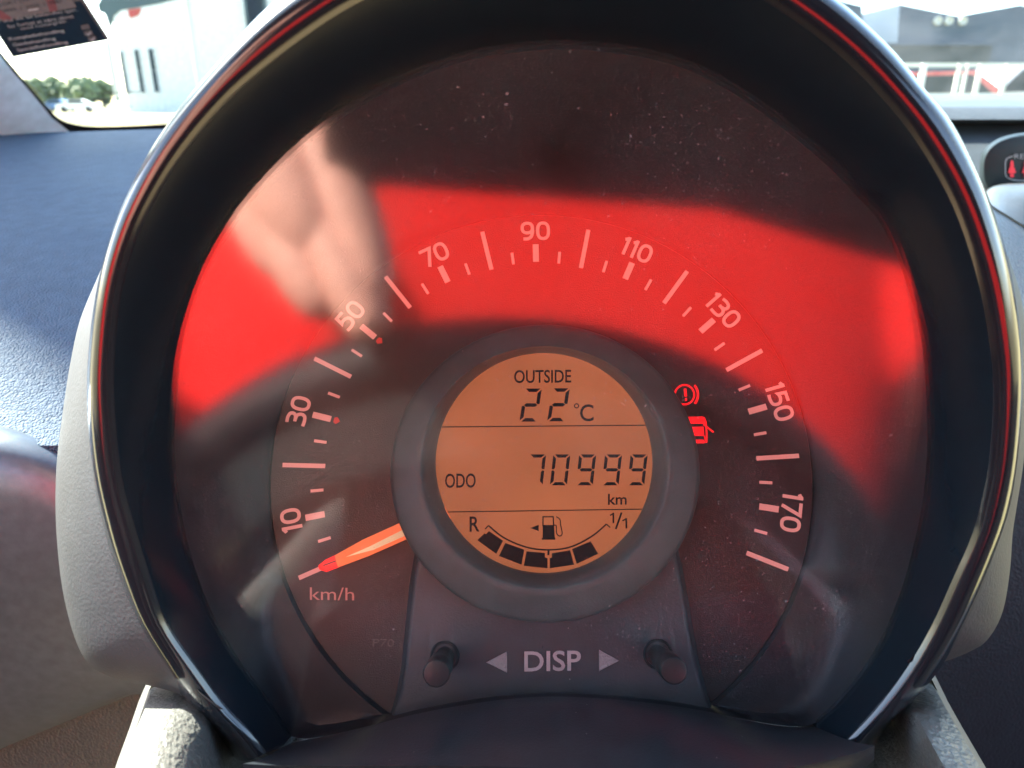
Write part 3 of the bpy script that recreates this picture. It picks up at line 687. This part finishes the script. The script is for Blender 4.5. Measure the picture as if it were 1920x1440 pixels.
# ================================================================== WINDSCREEN, PILLAR, STICKER
wa = WY(130, 239, .74); wslope = math.tan(R(31))         # glass plane: z rises as y falls
wn_ = Vector((0, math.sin(R(31)), math.cos(R(31))))
def WG(px, py, off=0.0):
    d = ray(px, py); t = (wa - CAM).dot(wn_) / d.dot(wn_); return CAM + d * t - wn_ * off
gl_ = shift_empty('windscreen', WG(960, 200)); tag(gl_, 'curved clear windscreen with black dotted border above the dashboard', 'windscreen')
def onplane(x, y): return Vector((x, y, wa.z + (wa.y - y) * wslope))
edge_l = [(131, 239), (100, 218), (60, 170), (25, 130), (0, 98), (-40, 45)]
FLARE = [(-.50, .50), (-.57, .36), (-.61, .15)]
ys = [WG(*p) for p in edge_l] + [Vector((x, y, wa.z + (wa.y - y) * wslope)) for x, y in FLARE]
bl_ = ys[0]; y_head = -.11
lx_top = Vector((-.62, 0, 0))
gp = [Vector((bl_.x, bl_.y, bl_.z))] + ys[1:] + [onplane(lx_top.x, y_head), onplane(1.2, y_head), onplane(1.25, bl_.y + .03), onplane(.3, bl_.y + .04), onplane(-.1, bl_.y + .03), WG(300, 232)]
thk = wn_ * .004
fr = MB(); n_ = len(gp)
fr.add([p for p in gp] + [p + thk for p in gp], [tuple(range(n_)), tuple(range(n_, 2 * n_))[::-1]] + [(i, (i + 1) % n_, (i + 1) % n_ + n_, i + n_) for i in range(n_)])
fr.obj('glass_pane', M['glass'], gl_, smooth=False)
# black border band and dots (inner face)
border = catmull([Vector(p) for p in [(-60, 20), (0, 98), (30, 134), (62, 172), (90, 204), (112, 224), (140, 234), (180, 238), (240, 237), (300, 234), (380, 230)]], 10)
def offs(path, d):
    out = []
    for i, p in enumerate(path):
        t = (path[min(i + 1, len(path) - 1)] - path[max(i - 1, 0)]).normalized(); out.append(p + Vector((t.y, -t.x)) * d)
    return out
bd = MB(); inn_ = offs(border, 2.0); outb = offs(border, -14)
v, f = grid([[WG(p.x, p.y, .0006) for p in inn_], [WG(p.x, p.y, .0006) for p in outb]]); bd.add(v, f); bd.obj('black_border', M['rubber'], gl_, smooth=False)
dots = MB()
for row_i, (d, r) in enumerate(((4.2, 1.25), (7.0, 1.05), (9.8, .85), (12.4, .6))):
    pth = resample(offs(border, d), 150 if row_i < 4 else 100)
    for j, p in enumerate(pth):
        q = p if row_i % 2 == 0 else p.lerp(pth[min(j + 1, len(pth) - 1)], .5)
        k0 = [WG(q.x + r * math.cos(a * math.pi / 3), q.y + r * math.sin(a * math.pi / 3), .0006) for a in range(6)]
        dots.add(k0, [tuple(range(6))])
tag(dots.obj('border_dots', M['rubber'], gl_, smooth=False), kind='stuff')

# sticker
stk = shift_empty('service_sticker', WG(110, 60)); tag(stk, 'navy and grey printed service sticker in the upper left corner of the windscreen', 'sticker')
def quad(name, pts, off, mat, par): return mesh(name, [WG(x, y, off) for x, y in pts], [tuple(range(len(pts)))], mat, par, smooth=False)
BL, BR = Vector((25, 103)), Vector((205, 70)); UP = Vector((-96, -150))
body = [BL, BR, BR + UP, BL + UP]
mbx = MB(); lo = [WG(p.x, p.y, .0012) for p in body]; hi = [WG(p.x, p.y, .002) for p in body]
mbx.add(lo + hi, [(4, 5, 6, 7), (0, 1, 5, 4), (1, 2, 6, 5), (2, 3, 7, 6), (3, 0, 4, 7)])
M['stickback'] = plastic('sticker_margin', (.16, .15, .13), .6, 0)
base = mbx.obj('sticker_sheet', M['stickback'], stk, smooth=False)
ins = lambda a, b: BL + (BR - BL) * a + UP * b
quad('navy_field', [ins(.0, .012), ins(.972, .012), ins(.972, .50), ins(.0, .50)], .0023, M['stickdark'], stk)
quad('grey_field', [ins(.0, .44), ins(.90, .44), ins(.90, .98), ins(.0, .98)], .0026, M['sticklight'], stk)
quad('pink_stripe', [ins(.14, .442), ins(.24, .442), ins(.10, .70), ins(.0, .70)], .0028, M['stickpink'], stk)
quad('pink_stripe', [ins(.62, .442), ins(.70, .442), ins(.78, .70), ins(.69, .70)], .0028, M['stickpink'], stk)
quad('white_mark', [(54, 12.5), (73, 9.3), (73.6, 6.8), (54.6, 9.8)], .0036, M['white'], stk)
def stxt(s, bl, br, hgt, mat, nm='lettering', bold=0.0):
    up = Vector((-.46, -.86)) * hgt
    v, f = text_to(s, bl, br, up, lambda x, y, z: WG(x, y, .0032), bold=bold); mesh(nm, v, f, mat, stk, smooth=False)
stxt('2025  |  2026  |  2027', (8, 17), (120, -2.5), 7.5, M['stickdkprint'])
stxt('SEP | OKT | NOV', (-22, 10), (75, -8), 8, M['stickdkprint'])
stxt('- skal din bil behandles igen,', (1, 38), (148, 14.5), 8.5, M['stickwhite'])
stxt('for fortsat at være sikret', (17, 46), (140, 26), 8.0, M['stickwhite'])
stxt('mod rustangreb.', (42, 51), (128, 36), 8.0, M['stickwhite'])
stxt('Kompletbehandling', (20, 71), (123, 54.5), 9.0, M['stickwhite'], bold=.02)
stxt('Genbehandling', (27, 82), (107, 69), 8.5, M['stickwhite'], bold=.02)
stxt('Specialbehandling', (35, 92), (130, 76), 9.0, M['stickwhite'], bold=.02)
M['stickbox'] = plastic('sticker_box', (.17, .15, .14), .6, 0)
for bx, by in ((161, 44), (167, 55.5), (174, 66)):
    quad('tick_box', [(bx - 7, by + 5), (bx + 9, by + 2.5), (bx + 6, by - 6.5), (bx - 9, by - 3.5)], .0032, M['stickbox'], stk)
    if by > 50: wy = [(bx - 3, by), (bx, by + 2), (bx + 4, by - 4)]; v2, f2 = ribbon2(wy, 2); mesh('check_mark', [WG(x, y, .0036) for x, y in v2], f2, M['white'], stk, smooth=False)
# small etched markings on the glass
M['etch'] = plastic('etched_marking', (.16, .17, .13), .7, 0)
for s, bl, br, h in (('43R-001052  AS2', (170, 176), (262, 172.5), 4.5), ('0000000-00', (173, 187.5), (229, 184.5), 5), ('M 410  TINT', (182, 203), (250, 200.5), 4)):
    v, f = text_to(s, bl, br, (0, -h), lambda x, y, z: WG(x, y, .0008)); mesh('etched_marking', v, f, M['etch'], gl_, smooth=False)

# A-pillar: from dash corner up and back along the glass edge
pil = shift_empty('windscreen_pillar', ys[0]); tag(pil, 'pale grey fabric covered pillar at the left of the windscreen', 'pillar')
rows = []
pe = [ys[0] + Vector((.03, .03, -.05))] + [WG(*p) for p in ((124, 238), (96, 216), (60, 172), (25, 132), (0, 101), (-40, 48))] + [onplane(*p) for p in FLARE] + [onplane(lx_top.x, y_head)]
for p in pe:
    rows.append([p + Vector((-.004, .012, -.006)), p + Vector((0, 0, -.002)), p + Vector((-.008, -.006, -.010)), p + Vector((-.030, -.010, -.024)), p + Vector((-.050, -.018, -.030)), p + Vector((-.065, -.01, -.024)), p + Vector((-.07, .01, .0)), p + Vector((-.05, .03, .03))])
v, f = grid(rows, False); mesh('pillar_trim', v, f, M['pillar'], pil, angle=70)

# ================================================================== CABIN
cab = tag(MB().box((0.15, -1.12, 1.66), (1.6, 2.0, .03)).obj('car_roof', M['headliner'], None), kind='structure')
tag(MB().box((0.25, -.5, .30), (1.9, 2.6, .04)).obj('cabin_floor', M['rubber'], None), kind='structure')
lx = -.60
dr = empty('driver_door'); tag(dr, 'inner side of the driver door left of the seat', 'door')
MB().box((lx, -.45, .66), (.06, 1.5, .62)).obj('door_panel', M['rubber'], dr)
MB().box((lx, -1.15, 1.30), (.06, .14, .64)).obj('window_frame', M['rubber'], dr)
for xx, nm in ((-.60, 'left'), (1.02, 'right')):
    tag(MB().box((xx, -1.55, 1.0), (.06, .66, 1.33)).obj('rear_side_panel', M['headliner'], None), 'grey trimmed rear side panel on the %s side of the cabin' % nm, 'side panel')
wall2 = MB().box((1.02, -.45, .66), (.06, 1.5, .62)).obj('passenger_door', M['rubber'], None); tag(wall2, 'dark inner side of the far door across the cabin', 'door')
bk = MB().box((.2, -1.9, 1.0), (1.6, .1, 1.35)).obj('rear_bench', M['seat'], None); tag(bk, 'dark cloth rear bench at the back of the cabin', 'seat')
seat = empty('driver_seat'); tag(seat, 'dark cloth driver seat behind the person', 'seat')
mb = MB(); mb.box((.0, -.72, .98), (.52, .12, .80), Matrix.Rotation(R(14), 3, 'X')); mb.obj('backrest', M['seat'], seat)
MB().box((.0, -.45, .56), (.52, .55, .14)).obj('cushion', M['seat'], seat)
MB().box((.0, -.84, 1.46), (.28, .09, .18)).obj('headrest', M['seat'], seat)

# steering wheel (nearer than the camera, seen only mirrored in the lens)
SWC = Vector((-.005, -.157, .857)); SWT = R(24); SWR = .236
sw = empty('steering_wheel', mat=Matrix.Translation(SWC) @ Matrix.Rotation(R(90) - SWT, 4, 'X')); tag(sw, 'dark leather steering wheel mirrored as an arc in the speedometer lens', 'steering wheel')
def torus(r, q, qz, a0, a1, n, m=14, dz=0):
    rows = []
    for i in range(n + 1):
        a = a0 + (a1 - a0) * i / n
        rows.append([Vector(((r + q * math.cos(b)) * math.cos(a), (r + q * math.cos(b)) * math.sin(a), qz * math.sin(b) + dz)) for b in [2 * math.pi * k / m for k in range(m)]])
    return grid(rows, True)
v, f = torus(SWR, .0155, .0165, 0, 2 * math.pi, 72); mesh('wheel_rim', v, [q[::-1] for q in f], M['wheel'], sw)
v, f = torus(SWR - .036, .0125, .008, R(60), R(170), 24, dz=-.002); mesh('rim_trim', v, [q[::-1] for q in f], M['wheeltrim'], sw)
mb = MB(); rr = []
for z, s in ((-.03, .9), (-.01, .98), (.0, 1.0), (.004, .96), (.012, .7), (.022, .5), (.028, .3), (.028, .02)):
    rr.append([Vector((x * s * .230, y * s * .230 , z - .012)) for x, y in sup(0, 0, 1, 1, 48, 2.0)])
v, f = grid(rr, True); mesh('hub_dark_disc', v, f, M['rubber'], sw)  # hub widened to a full disc to keep the lens reflection dark
for a in (-8, 188, 250, 290):
    mb = MB(); d = Vector((math.cos(R(a)), math.sin(R(a)), 0)); mb.tube([d * .05 + Vector((0, 0, -.01)), d * .12 + Vector((0, 0, -.006)), d * (SWR - .005)], [.016, .012, .010], 10)
    mb.obj('spoke', M['wheel'], sw)

# ---- phone, held round the camera
ph = empty('phone', mat=cam.matrix_basis.copy()); ph.matrix_world = Matrix.Translation(CAM) @ cam.rotation_euler.to_matrix().to_4x4() @ Matrix.Rotation(R(-4), 4, 'Z')
tag(ph, 'dark phone held level in front of the driver, mirrored at the top of the lens', 'phone')
def rbox(x0, x1, y0, y1, z0, z1, r=.009, n=6):
    pts = []
    for cx, cy, a0 in ((x1 - r, y1 - r, 0), (x0 + r, y1 - r, 90), (x0 + r, y0 + r, 180), (x1 - r, y0 + r, 270)):
        for k in range(n + 1): a = R(a0 + 90 * k / n); pts.append((cx + r * math.cos(a), cy + r * math.sin(a)))
    m = len(pts); v = [Vector((x, y, z0)) for x, y in pts] + [Vector((x, y, z1)) for x, y in pts]
    return v, [tuple(range(m))[::-1], tuple(range(m, 2 * m))] + [(i, (i + 1) % m, (i + 1) % m + m, i + m) for i in range(m)]
v, f = rbox(-.072, .092, -.012, .060, .0035, .0115); mesh('phone_body', v, f, M['phone'], ph, smooth=True, angle=40)
v, f = rbox(.0, .150, -.072, .0, .0045, .0075); rt_ = Matrix.Translation((.0925, .060, 0)) @ Matrix.Rotation(R(-12), 4, 'Z'); mesh('shade_flap', [rt_ @ p for p in v], f, M['phone'], ph, smooth=True, angle=40)  # added dark flap standing in for the shaded band above the red reflection

mb = MB(); mb.tube([(.018, .006, .0036), (.018, .006, .0020)], .0062, 20); mb.obj('second_lens', M['lensglass'], ph)

# ---- person (seen in the lens reflection)
per = empty('person', (0, -.5, .6)); per['shift'] = 1
tag(per, 'person in a red jersey and khaki trousers, mirrored in the speedometer lens', 'person')
def skinned(name, nodes, edges, mat, parent, sub=2, mats=None):
    me = bpy.data.meshes.new(name); off = parent.location
    me.from_pydata([tuple(Vector(p) - off) for p, r in nodes], edges, []); o = bpy.data.objects.new(name, me); C.objects.link(o); o.parent = parent
    sk = o.modifiers.new('s', 'SKIN'); sk.use_smooth_shade = True
    for i, (p, r) in enumerate(nodes):
        sv = me.skin_vertices[0].data[i]; sv.radius = r if isinstance(r, tuple) else (r, r); sv.use_root = (i == 0)
    sb = o.modifiers.new('d', 'SUBSURF'); sb.levels = sub; sb.render_levels = sub
    me.materials.append(mat); return o
# skin body: neck, head, arms, hands with five fingers
PX = -.0
nodes = [((PX, -.42, .72), (.15, .11)), ((PX, -.45, .88), (.14, .10)), ((PX, -.49, 1.06), (.15, .10)), ((PX, -.53, 1.22), (.15, .09)), ((PX, -.545, 1.31), (.06, .06)), ((PX, -.53, 1.38), (.062, .07)), ((PX, -.52, 1.47), (.078, .10)), ((PX, -.53, 1.55), (.055, .07))]
edges = [(i, i + 1) for i in range(7)]
def arm(sgn, pts):
    k = len(nodes); prev = 3
    for p, r in pts: nodes.append((p, r)); edges.append((prev, len(nodes) - 1)); prev = len(nodes) - 1
    return prev
camM = Matrix.Translation(CAM) @ cam.rotation_euler.to_matrix().to_4x4()
def CL(x, y, z): return tuple(camM @ Vector((x * .001, y * .001, z * .001)))
wl = arm(-1, [((PX - .17, -.53, 1.24), .062), ((PX - .32, -.49, 1.12), .050), ((PX - .40, -.39, 1.0), .043), ((PX - .33, -.20, 1.06), .034), (CL(-172, 66, 130), .034), (CL(-126, 36, 72), (.044, .030))])
wr = arm(1, [((PX + .17, -.53, 1.24), .062), ((PX + .31, -.50, 1.15), .050), ((PX + .42, -.41, .99), .043), ((PX + .44, -.52, .92), .034), ((.45, -.64, .86), .026), ((.455, -.70, .85), (.034, .02))])
def fingers(w, lst):
    for seq in lst:
        prev = w
        for p, r in seq: nodes.append((CL(p[0], p[1] if p[1] > -30 else -30 + (p[1] + 30) * .62, p[2] - 4 + .5 * p[1] - .4 * (p[0] + 60)), r)); edges.append((prev, len(nodes) - 1)); prev = len(nodes) - 1
fingers(wl, [
  [((-104, 6, 24), .031), ((-86, -20, 16), .024), ((-70, -42, 12), .015)],
  [((-98, 6, 24), .0165), ((-78, -24, 14), .0155), ((-62, -50, 12), .0130), ((-52, -72, 13), .0085)],
  [((-110, 0, 26), .0165), ((-96, -26, 14), .0155), ((-80, -50, 10), .0128), ((-70, -66, 12), .0085)],
  [((-88, 12, 24), .0165), ((-68, -14, 17), .0150), ((-57, -40, 15), .0125), ((-53, -60, 15), .0090)],
  [((-124, -2, 30), .0120), ((-116, -22, 20), .0105), ((-102, -40, 16), .0092), ((-94, -52, 18), .0075)],
  [((-92, 46, 24), .0140), ((-70, 44, 16), .0125), ((-50, 40, 17), .0100)]])
def fing_w(w, lst):
    for seq in lst:
        prev = w
        for p, r in seq: nodes.append((p, r)); edges.append((prev, len(nodes) - 1)); prev = len(nodes) - 1
fing_w(wr, [[((.475 - .014 * i, -.735, .852), .0105), ((.478 - .015 * i, -.765, .850), .0095), ((.478 - .015 * i, -.79, .842), .0085), ((.476 - .015 * i, -.805, .832), .007)] for i in range(4)] +
  [[((.425, -.70, .853), .0115), ((.410, -.725, .850), .010), ((.402, -.745, .845), .0085)]])
body = skinned('body', nodes, edges, M['skin'], per)
# jersey: torso and sleeves as a lofted cloth surface round the body
def loft(name, secs, mat, parent, n=36, wr_=0.0):
    rows = []
    for (c, rx, ry, tz) in secs:
        row = []
        for k in range(n):
            a = 2 * math.pi * k / n; e = 3.0; cx = math.copysign(abs(math.cos(a)) ** (2 / e), math.cos(a)); sy = math.copysign(abs(math.sin(a)) ** (2 / e), math.sin(a))
            row.append(Vector(c) + Vector((rx * cx, ry * sy, tz * sy)) + Vector((0, wr_ * math.sin(a * 5 + c[2] * 60), 0)))
        rows.append(row)
    v, f = grid(rows, True); return mesh(name, v, f, mat, parent)
loft('jersey', [((PX + .03, -.42, .70), .25, .150, 0), ((PX + .03, -.43, .80), .31, .155, 0), ((PX + .03, -.45, .90), .34, .155, 0), ((PX + .03, -.475, 1.0), .37, .150, 0), ((PX + .03, -.50, 1.1), .38, .145, 0), ((PX + .03, -.525, 1.19), .36, .13, 0), ((PX + .01, -.54, 1.26), .25, .105, .02), ((PX, -.545, 1.30), .13, .085, .02), ((PX, -.545, 1.325), .072, .074, .01)], M['shirt'], per, n=64, wr_=.004)
for sg, pts in ((-1, [(PX - .19, -.54, 1.23), (PX - .30, -.52, 1.15), (PX - .37, -.47, 1.06), (PX - .40, -.40, 1.0)]), (1, [(PX + .19, -.54, 1.23), (PX + .31, -.50, 1.15), (PX + .38, -.45, 1.07), (PX + .42, -.40, 1.02)])):
    MB().tube(pts, [.085, .082, .078, .074, .07][:len(pts)], 20, caps=False).obj('sleeve', M['shirt'], per)
for sg in (-1, 1):
    MB().tube([(PX + sg * .10, -.42, .69), (PX + sg * .15, -.22, .74), (PX + sg * .19, .0, .79), (PX + sg * .17, .10, .66), (PX + sg * .16, .14, .42)], [.105, .095, .078, .065, .055], 20).obj('trouser_leg', M['khaki'], per)
hr = MB(); rows = []
for z, r in ((1.60, .01), (1.595, .045), (1.575, .075), (1.54, .092), (1.49, .094), (1.44, .085)):
    rows.append([Vector((PX + r * .92 * math.cos(2 * math.pi * k / 24), -.55 + r * 1.05 * math.sin(2 * math.pi * k / 24), z)) for k in range(24)])
v, f = grid(rows, True); mesh('hair', v, f, M['hair'], per)
for sg in (-1, 1): MB().tube([(PX + sg * .030, -.437, 1.475), (PX + sg * .030, -.432, 1.475)], [.012, .006], 12).obj('eye', M['lensglass'], per)
MB().tube([(PX, -.435, 1.475), (PX, -.415, 1.445), (PX, -.430, 1.435)], [.008, .014, .010], 10).obj('nose', M['skin'], per)
M['lip'] = plastic('lip', (.5, .2, .16), .5, 0); MB().tube([(PX - .024, -.440, 1.405), (PX, -.430, 1.403), (PX + .024, -.440, 1.405)], [.003, .006, .003], 8).obj('mouth', M['lip'], per)

# ================================================================== OUTSIDE
GZ = 0.0
tag(mesh('ground', [(-600, -200, 0), (600, -200, 0), (600, 900, 0), (-600, 900, 0)], [(0, 1, 2, 3)], M['ground'], None, smooth=False), kind='structure')
def XZ(px, py, Y): p = WY(px, py, Y); return p.x, p.z
def wall_box(mb, px0, px1, py0, py1, Y, dep):
    x0, z1 = XZ(px0, py0, Y); x1, z0 = XZ(px1, py1, Y); mb.box(((x0 + x1) / 2, Y + dep / 2, (z0 + z1) / 2), (x1 - x0, dep, z1 - z0)); return mb
HY = 90
hall = empty('white_hall', (WY(340, 190, HY).x, HY, 0)); hall['shift'] = 1; tag(hall, 'white hall with three tall dark windows seen through the left of the windscreen', 'building')
mb = MB(); x0, _ = XZ(206, 0, HY); x1, _ = XZ(600, 0, HY)
mb.box(((x0 + x1) / 2, HY + 8, 8.5), (x1 - x0, 16, 17)); mb.obj('wall', M['white'], hall, smooth=False)
for a, b, c, d in ((223, 243, 96, 175), (251, 273, 93, 174), (277, 300, 91, 173)):
    mbw = MB(); wall_box(mbw, a, b, c, d, HY - .06, .04); wd = mbw.obj('window', M['winglass'], hall, smooth=False)
    xa, za = XZ(a, c, HY - .1); xb, zb = XZ(b, d, HY - .1); mm = MB(); t = .06
    for cx, cz, sx, sz in (((xa + xb) / 2, za, xb - xa + t, t), ((xa + xb) / 2, zb, xb - xa + t, t), (xa, (za + zb) / 2, t, za - zb - t), (xb, (za + zb) / 2, t, za - zb - t), ((xa + xb) / 2, (za + zb) / 2, xb - xa - t, t * .6)):
        mm.box((cx, HY - .12, cz), (sx, .12, sz))
    fr_ = mm.obj('frame', M['white'], None, smooth=False); fr_.parent = wd; fr_.data.transform(Matrix.Translation(-hall.location))
mb = MB(); wall_box(mb, 206, 216, 78, 192, HY - .5, .4); mb.obj('downpipe', M['metalpale'], hall, smooth=False)
for i, px in enumerate((461, 467, 473, 479, 485, 491)):
    mb = MB(); wall_box(mb, px, px + 3, -60, 70, HY - .35, .3); mb.obj('cladding_rib', M['teal'], hall, smooth=False)
# overhanging eave canopy nearer
can = empty('dark_canopy', (WY(250, 20, 40).x, 40, 0)); can['shift'] = 1; tag(can, 'dark green canopy edge with a drooping end hanging beside the sticker', 'canopy')
mb = MB(); pts = [(182, 10), (192, -10), (240, -28), (345, -40), (345, -6), (300, 6), (258, 14), (225, 19), (212, 30), (209, 48), (206, 53), (201, 40), (196, 26), (186, 22)]
fa_ = [WY(x, y, 40) for x, y in pts]; bk_ = [p + Vector((0, .12, .0)) for p in fa_]; m_ = len(pts)
mb.add(fa_ + bk_, [tuple(range(m_)), tuple(range(m_, 2 * m_))[::-1]] + [(i, (i + 1) % m_, (i + 1) % m_ + m_, i + m_) for i in range(m_)]); mb.obj('canopy_edge', M['teal'], can, smooth=False)
mb = MB(); pts = [(239, 18), (261, 15), (255, 28), (242, 33)]; fa_ = [WY(x, y, 39.6) for x, y in pts]; bk_ = [p + Vector((0, .3, 0)) for p in fa_]; m_ = 4
mb.add(fa_ + bk_, [tuple(range(m_)), tuple(range(m_, 2 * m_))[::-1]] + [(i, (i + 1) % m_, (i + 1) % m_ + m_, i + m_) for i in range(m_)]); mb.obj('red_pennant', M['roofred'], can, smooth=False)
mb = MB(); x_, z_ = XZ(344, 0, 41); mb.tube([(x_, 41.5, 0), (x_, 41.5, z_ + .8)], .12, 10); mb.obj('post', M['metalpale'], can)

blocker = empty('shade_lorry', (-3.307, 2.073, 0)); blocker.rotation_euler.z = R(150); tag(blocker, 'tall white box lorry added out of view at the left, its corner shading the dashboard', 'lorry')  # added unseen blocker, placed to cast the shadow edge on the dash
MB().box((2.9, -.9, 2.44), (5.8, 1.8, 3.38)).obj('blocker_box', M['carwhite'], blocker, smooth=False)
MB().box((6.9, -.9, 1.65), (2.1, 1.75, 2.1)).obj('cab', M['carwhite'], blocker, smooth=False)
MB().box((4.0, -.9, .62), (7.4, .8, .14)).obj('blocker_chassis', M['tyre'], blocker, smooth=False)
for wx in (1.4, 6.9):
    for wy_ in (-1.6, -.2): MB().tube([(wx, wy_ - .13, .45), (wx, wy_ + .13, .45)], .45, 20).obj('wheel', M['tyre'], blocker)
BY = 60
def gable(name, pts, label, Y=BY, dep=20):
    fr0 = [WY(x, y, Y) for x, y in pts]; e = empty(name, (fr0[0].x, Y, 0)); e['shift'] = 1; tag(e, label, 'building')
    fr0[0].z = 0; fr0[-1].z = 0; bk0 = [p + Vector((0, dep, 0)) for p in fr0]; m = len(pts)
    MB().add(fr0 + bk0, [tuple(range(m)), tuple(range(m, 2 * m))[::-1]] + [(i, (i + 1) % m, (i + 1) % m + m, i + m) for i in range(m)]).obj('wall', M['bluegrey'], e, smooth=False)
    return e
g1 = gable('grey_hall', [(1500, 210), (1500, -20), (1560, -2), (1616, 11), (1627, 210)], 'small blue grey hall between the hood and the larger hall', BY)
g2 = gable('grey_hall', [(1676, 210), (1687, 8), (1796, 30), (1912, 9), (2300, 90), (2300, 210)], 'large blue grey hall with three round lights beyond the right of the windscreen', BY)
for cx in (1758.5, 1779, 1805):
    p = WY(cx, 39, BY - .1); mb = MB(); rws = []
    for r, dy in ((.30, .1), (.30, -.1), (.20, -.12), (.20, -.02), (.01, -.02)): rws.append([Vector((p.x + r * math.cos(2 * math.pi * k / 20), p.y + dy, p.z + r * math.sin(2 * math.pi * k / 20))) for k in range(20)])
    v, f = grid(rws, True); mesh('round_light', v, f, M['metalpale'], g2)
mb = MB(); wall_box(mb, 1666, 1855, 84, 116, BY - .3, .25); mb.obj('doorway_shade', M['openshade'], g2, smooth=False)  # flat dark slab painted as the shade inside the opening
mb = MB(); wall_box(mb, 1663, 1858, 80, 85, BY - .5, .45); mb.obj('lintel', M['bluegrey'], g2, smooth=False)
FY = 15; fn = empty('yard_fence', (WY(1800, 170, 15).x, 15, 0)); fn['shift'] = 1; tag(fn, 'pale metal yard fence of posts and rails in front of the large hall', 'fence')
xa, za = XZ(1680, 122, FY); xb, zb = XZ(2100, 122, FY)
MB().box(((xa + xb) / 2, FY, za), (xb - xa, .05, .07)).obj('rail', M['metalpale'], fn, smooth=False)
MB().box(((xa + xb) / 2, FY, za - .50), (xb - xa, .03, .03)).obj('rail', M['metalpale'], fn, smooth=False)
for px, wd in ((1730, 11), (1797, 8), (1811, 4), (1836, 8), (1886, 8), (1940, 8), (1990, 8), (2040, 8)):
    x_, z_ = XZ(px, 120, FY); s_ = wd / 1400 * FY * .8; MB().box((x_, FY - .06, z_ / 2), (s_, .06, z_)).obj('post', M['metalpale'] if px > 1735 else M['white'], fn, smooth=False)
def car(px, Y, paint, label, L=4.2, rot=0):
    x = WY(px, 180, Y).x; e = empty('parked_car', (x, Y, 0)); tag(e, label, 'car', 'parked cars'); e.rotation_euler.z = R(rot)
    prof_ = [(-2.1, .35), (-2.1, .75), (-1.9, .9), (-1.1, 1.0), (-.55, 1.42), (.7, 1.45), (1.5, 1.05), (2.05, .95), (2.1, .7), (2.1, .35)]
    m = len(prof_); rows = []
    for yy, s in ((-.85, 1), (-.78, 1.02), (.78, 1.02), (.85, 1)): rows.append([Vector((a, yy, b)) for a, b in prof_])
    v, f = grid(rows, True); f = list(f) + [tuple(range(m)), tuple(range(3 * m, 4 * m))[::-1]]; mesh('body', v, f, paint, e, smooth=False)
    mesh('side_windows', [Vector((a, -.865, b)) for a, b in ((-.95, 1.0), (-.5, 1.36), (.65, 1.38), (1.2, 1.05))], [(0, 1, 2, 3)], M['winglass'], e, smooth=False)
    for wx in (-1.3, 1.3):
        for wy_ in (-.82, .82):
            mb = MB(); mb.tube([(wx, wy_ - .1, .32), (wx, wy_ + .1, .32)], .32, 16); mb.obj('wheel', M['tyre'], e)
    return e
def tree(px, Y, h, r, label):
    x = WY(px, 180, Y).x; e = empty('tree', (x, Y, 0)); tag(e, label, 'tree', 'far off trees')
    MB().tube([(0, 0, 0), (.1, 0, h * .35), (-.1, 0, h * .7)], [.4, .3, .12], 8).obj('trunk', M['bark'], e)
    mb = MB(); cs = [(Vector((random.uniform(-r, r) * .7, random.uniform(-r, r) * .7, h * .55 + random.uniform(-.32, .42) * h)), r * random.uniform(.3, .5)) for _ in range(14)]
    for c, rr_ in cs:
        for _ in range(70):
            d = Vector((random.gauss(0, 1), random.gauss(0, 1), random.gauss(0, 1))).normalized(); p = c + d * rr_ * random.uniform(.6, 1.05); s = r * .10
            a = d.orthogonal().normalized(); b = d.cross(a); a = a + d * random.uniform(-.5, .5)
            mb.v += [p - a * s - b * s, p + a * s - b * s, p + a * s + b * s, p - a * s + b * s]; k = len(mb.v); mb.f.append((k - 4, k - 3, k - 2, k - 1))
    mb.obj('crown', M['leaf'], e, smooth=False)
rc_ = car(1715, 17, M['carred'], 'red car parked behind the fence of the large hall'); rc_.scale = (1, 1, 1.2)
car(1905, 19, M['carwhite'], 'white car parked behind the fence right of the red car').scale = (1, 1, 1.35)
tree(1790, 17, 1.15, .55, 'low bright green shrub behind the fence, just right of the red car')
car(105, 100, M['carblue'], 'blue car parked far off before the left hand trees'); car(140, 95, M['carwhite'], 'white car parked far off nearest the white hall', rot=20)
for i, (px, h) in enumerate(((58, 7.5), (82, 8.5), (110, 9.6), (138, 8.2), (165, 8.6), (192, 8.4), (35, 7), (10, 8))):
    tree(px, 175 + (i % 3) * 6, h * .66, 3.6, ['leftmost', 'second from the left of the', 'tallest of the', 'low crowned', 'broad', 'rightmost', 'pillar side', 'half hidden'][i] + ' green tree' + ('s' if i in (1, 2) else '') + (' beside the white hall' if i == 5 else ' in the row left of the white hall'))
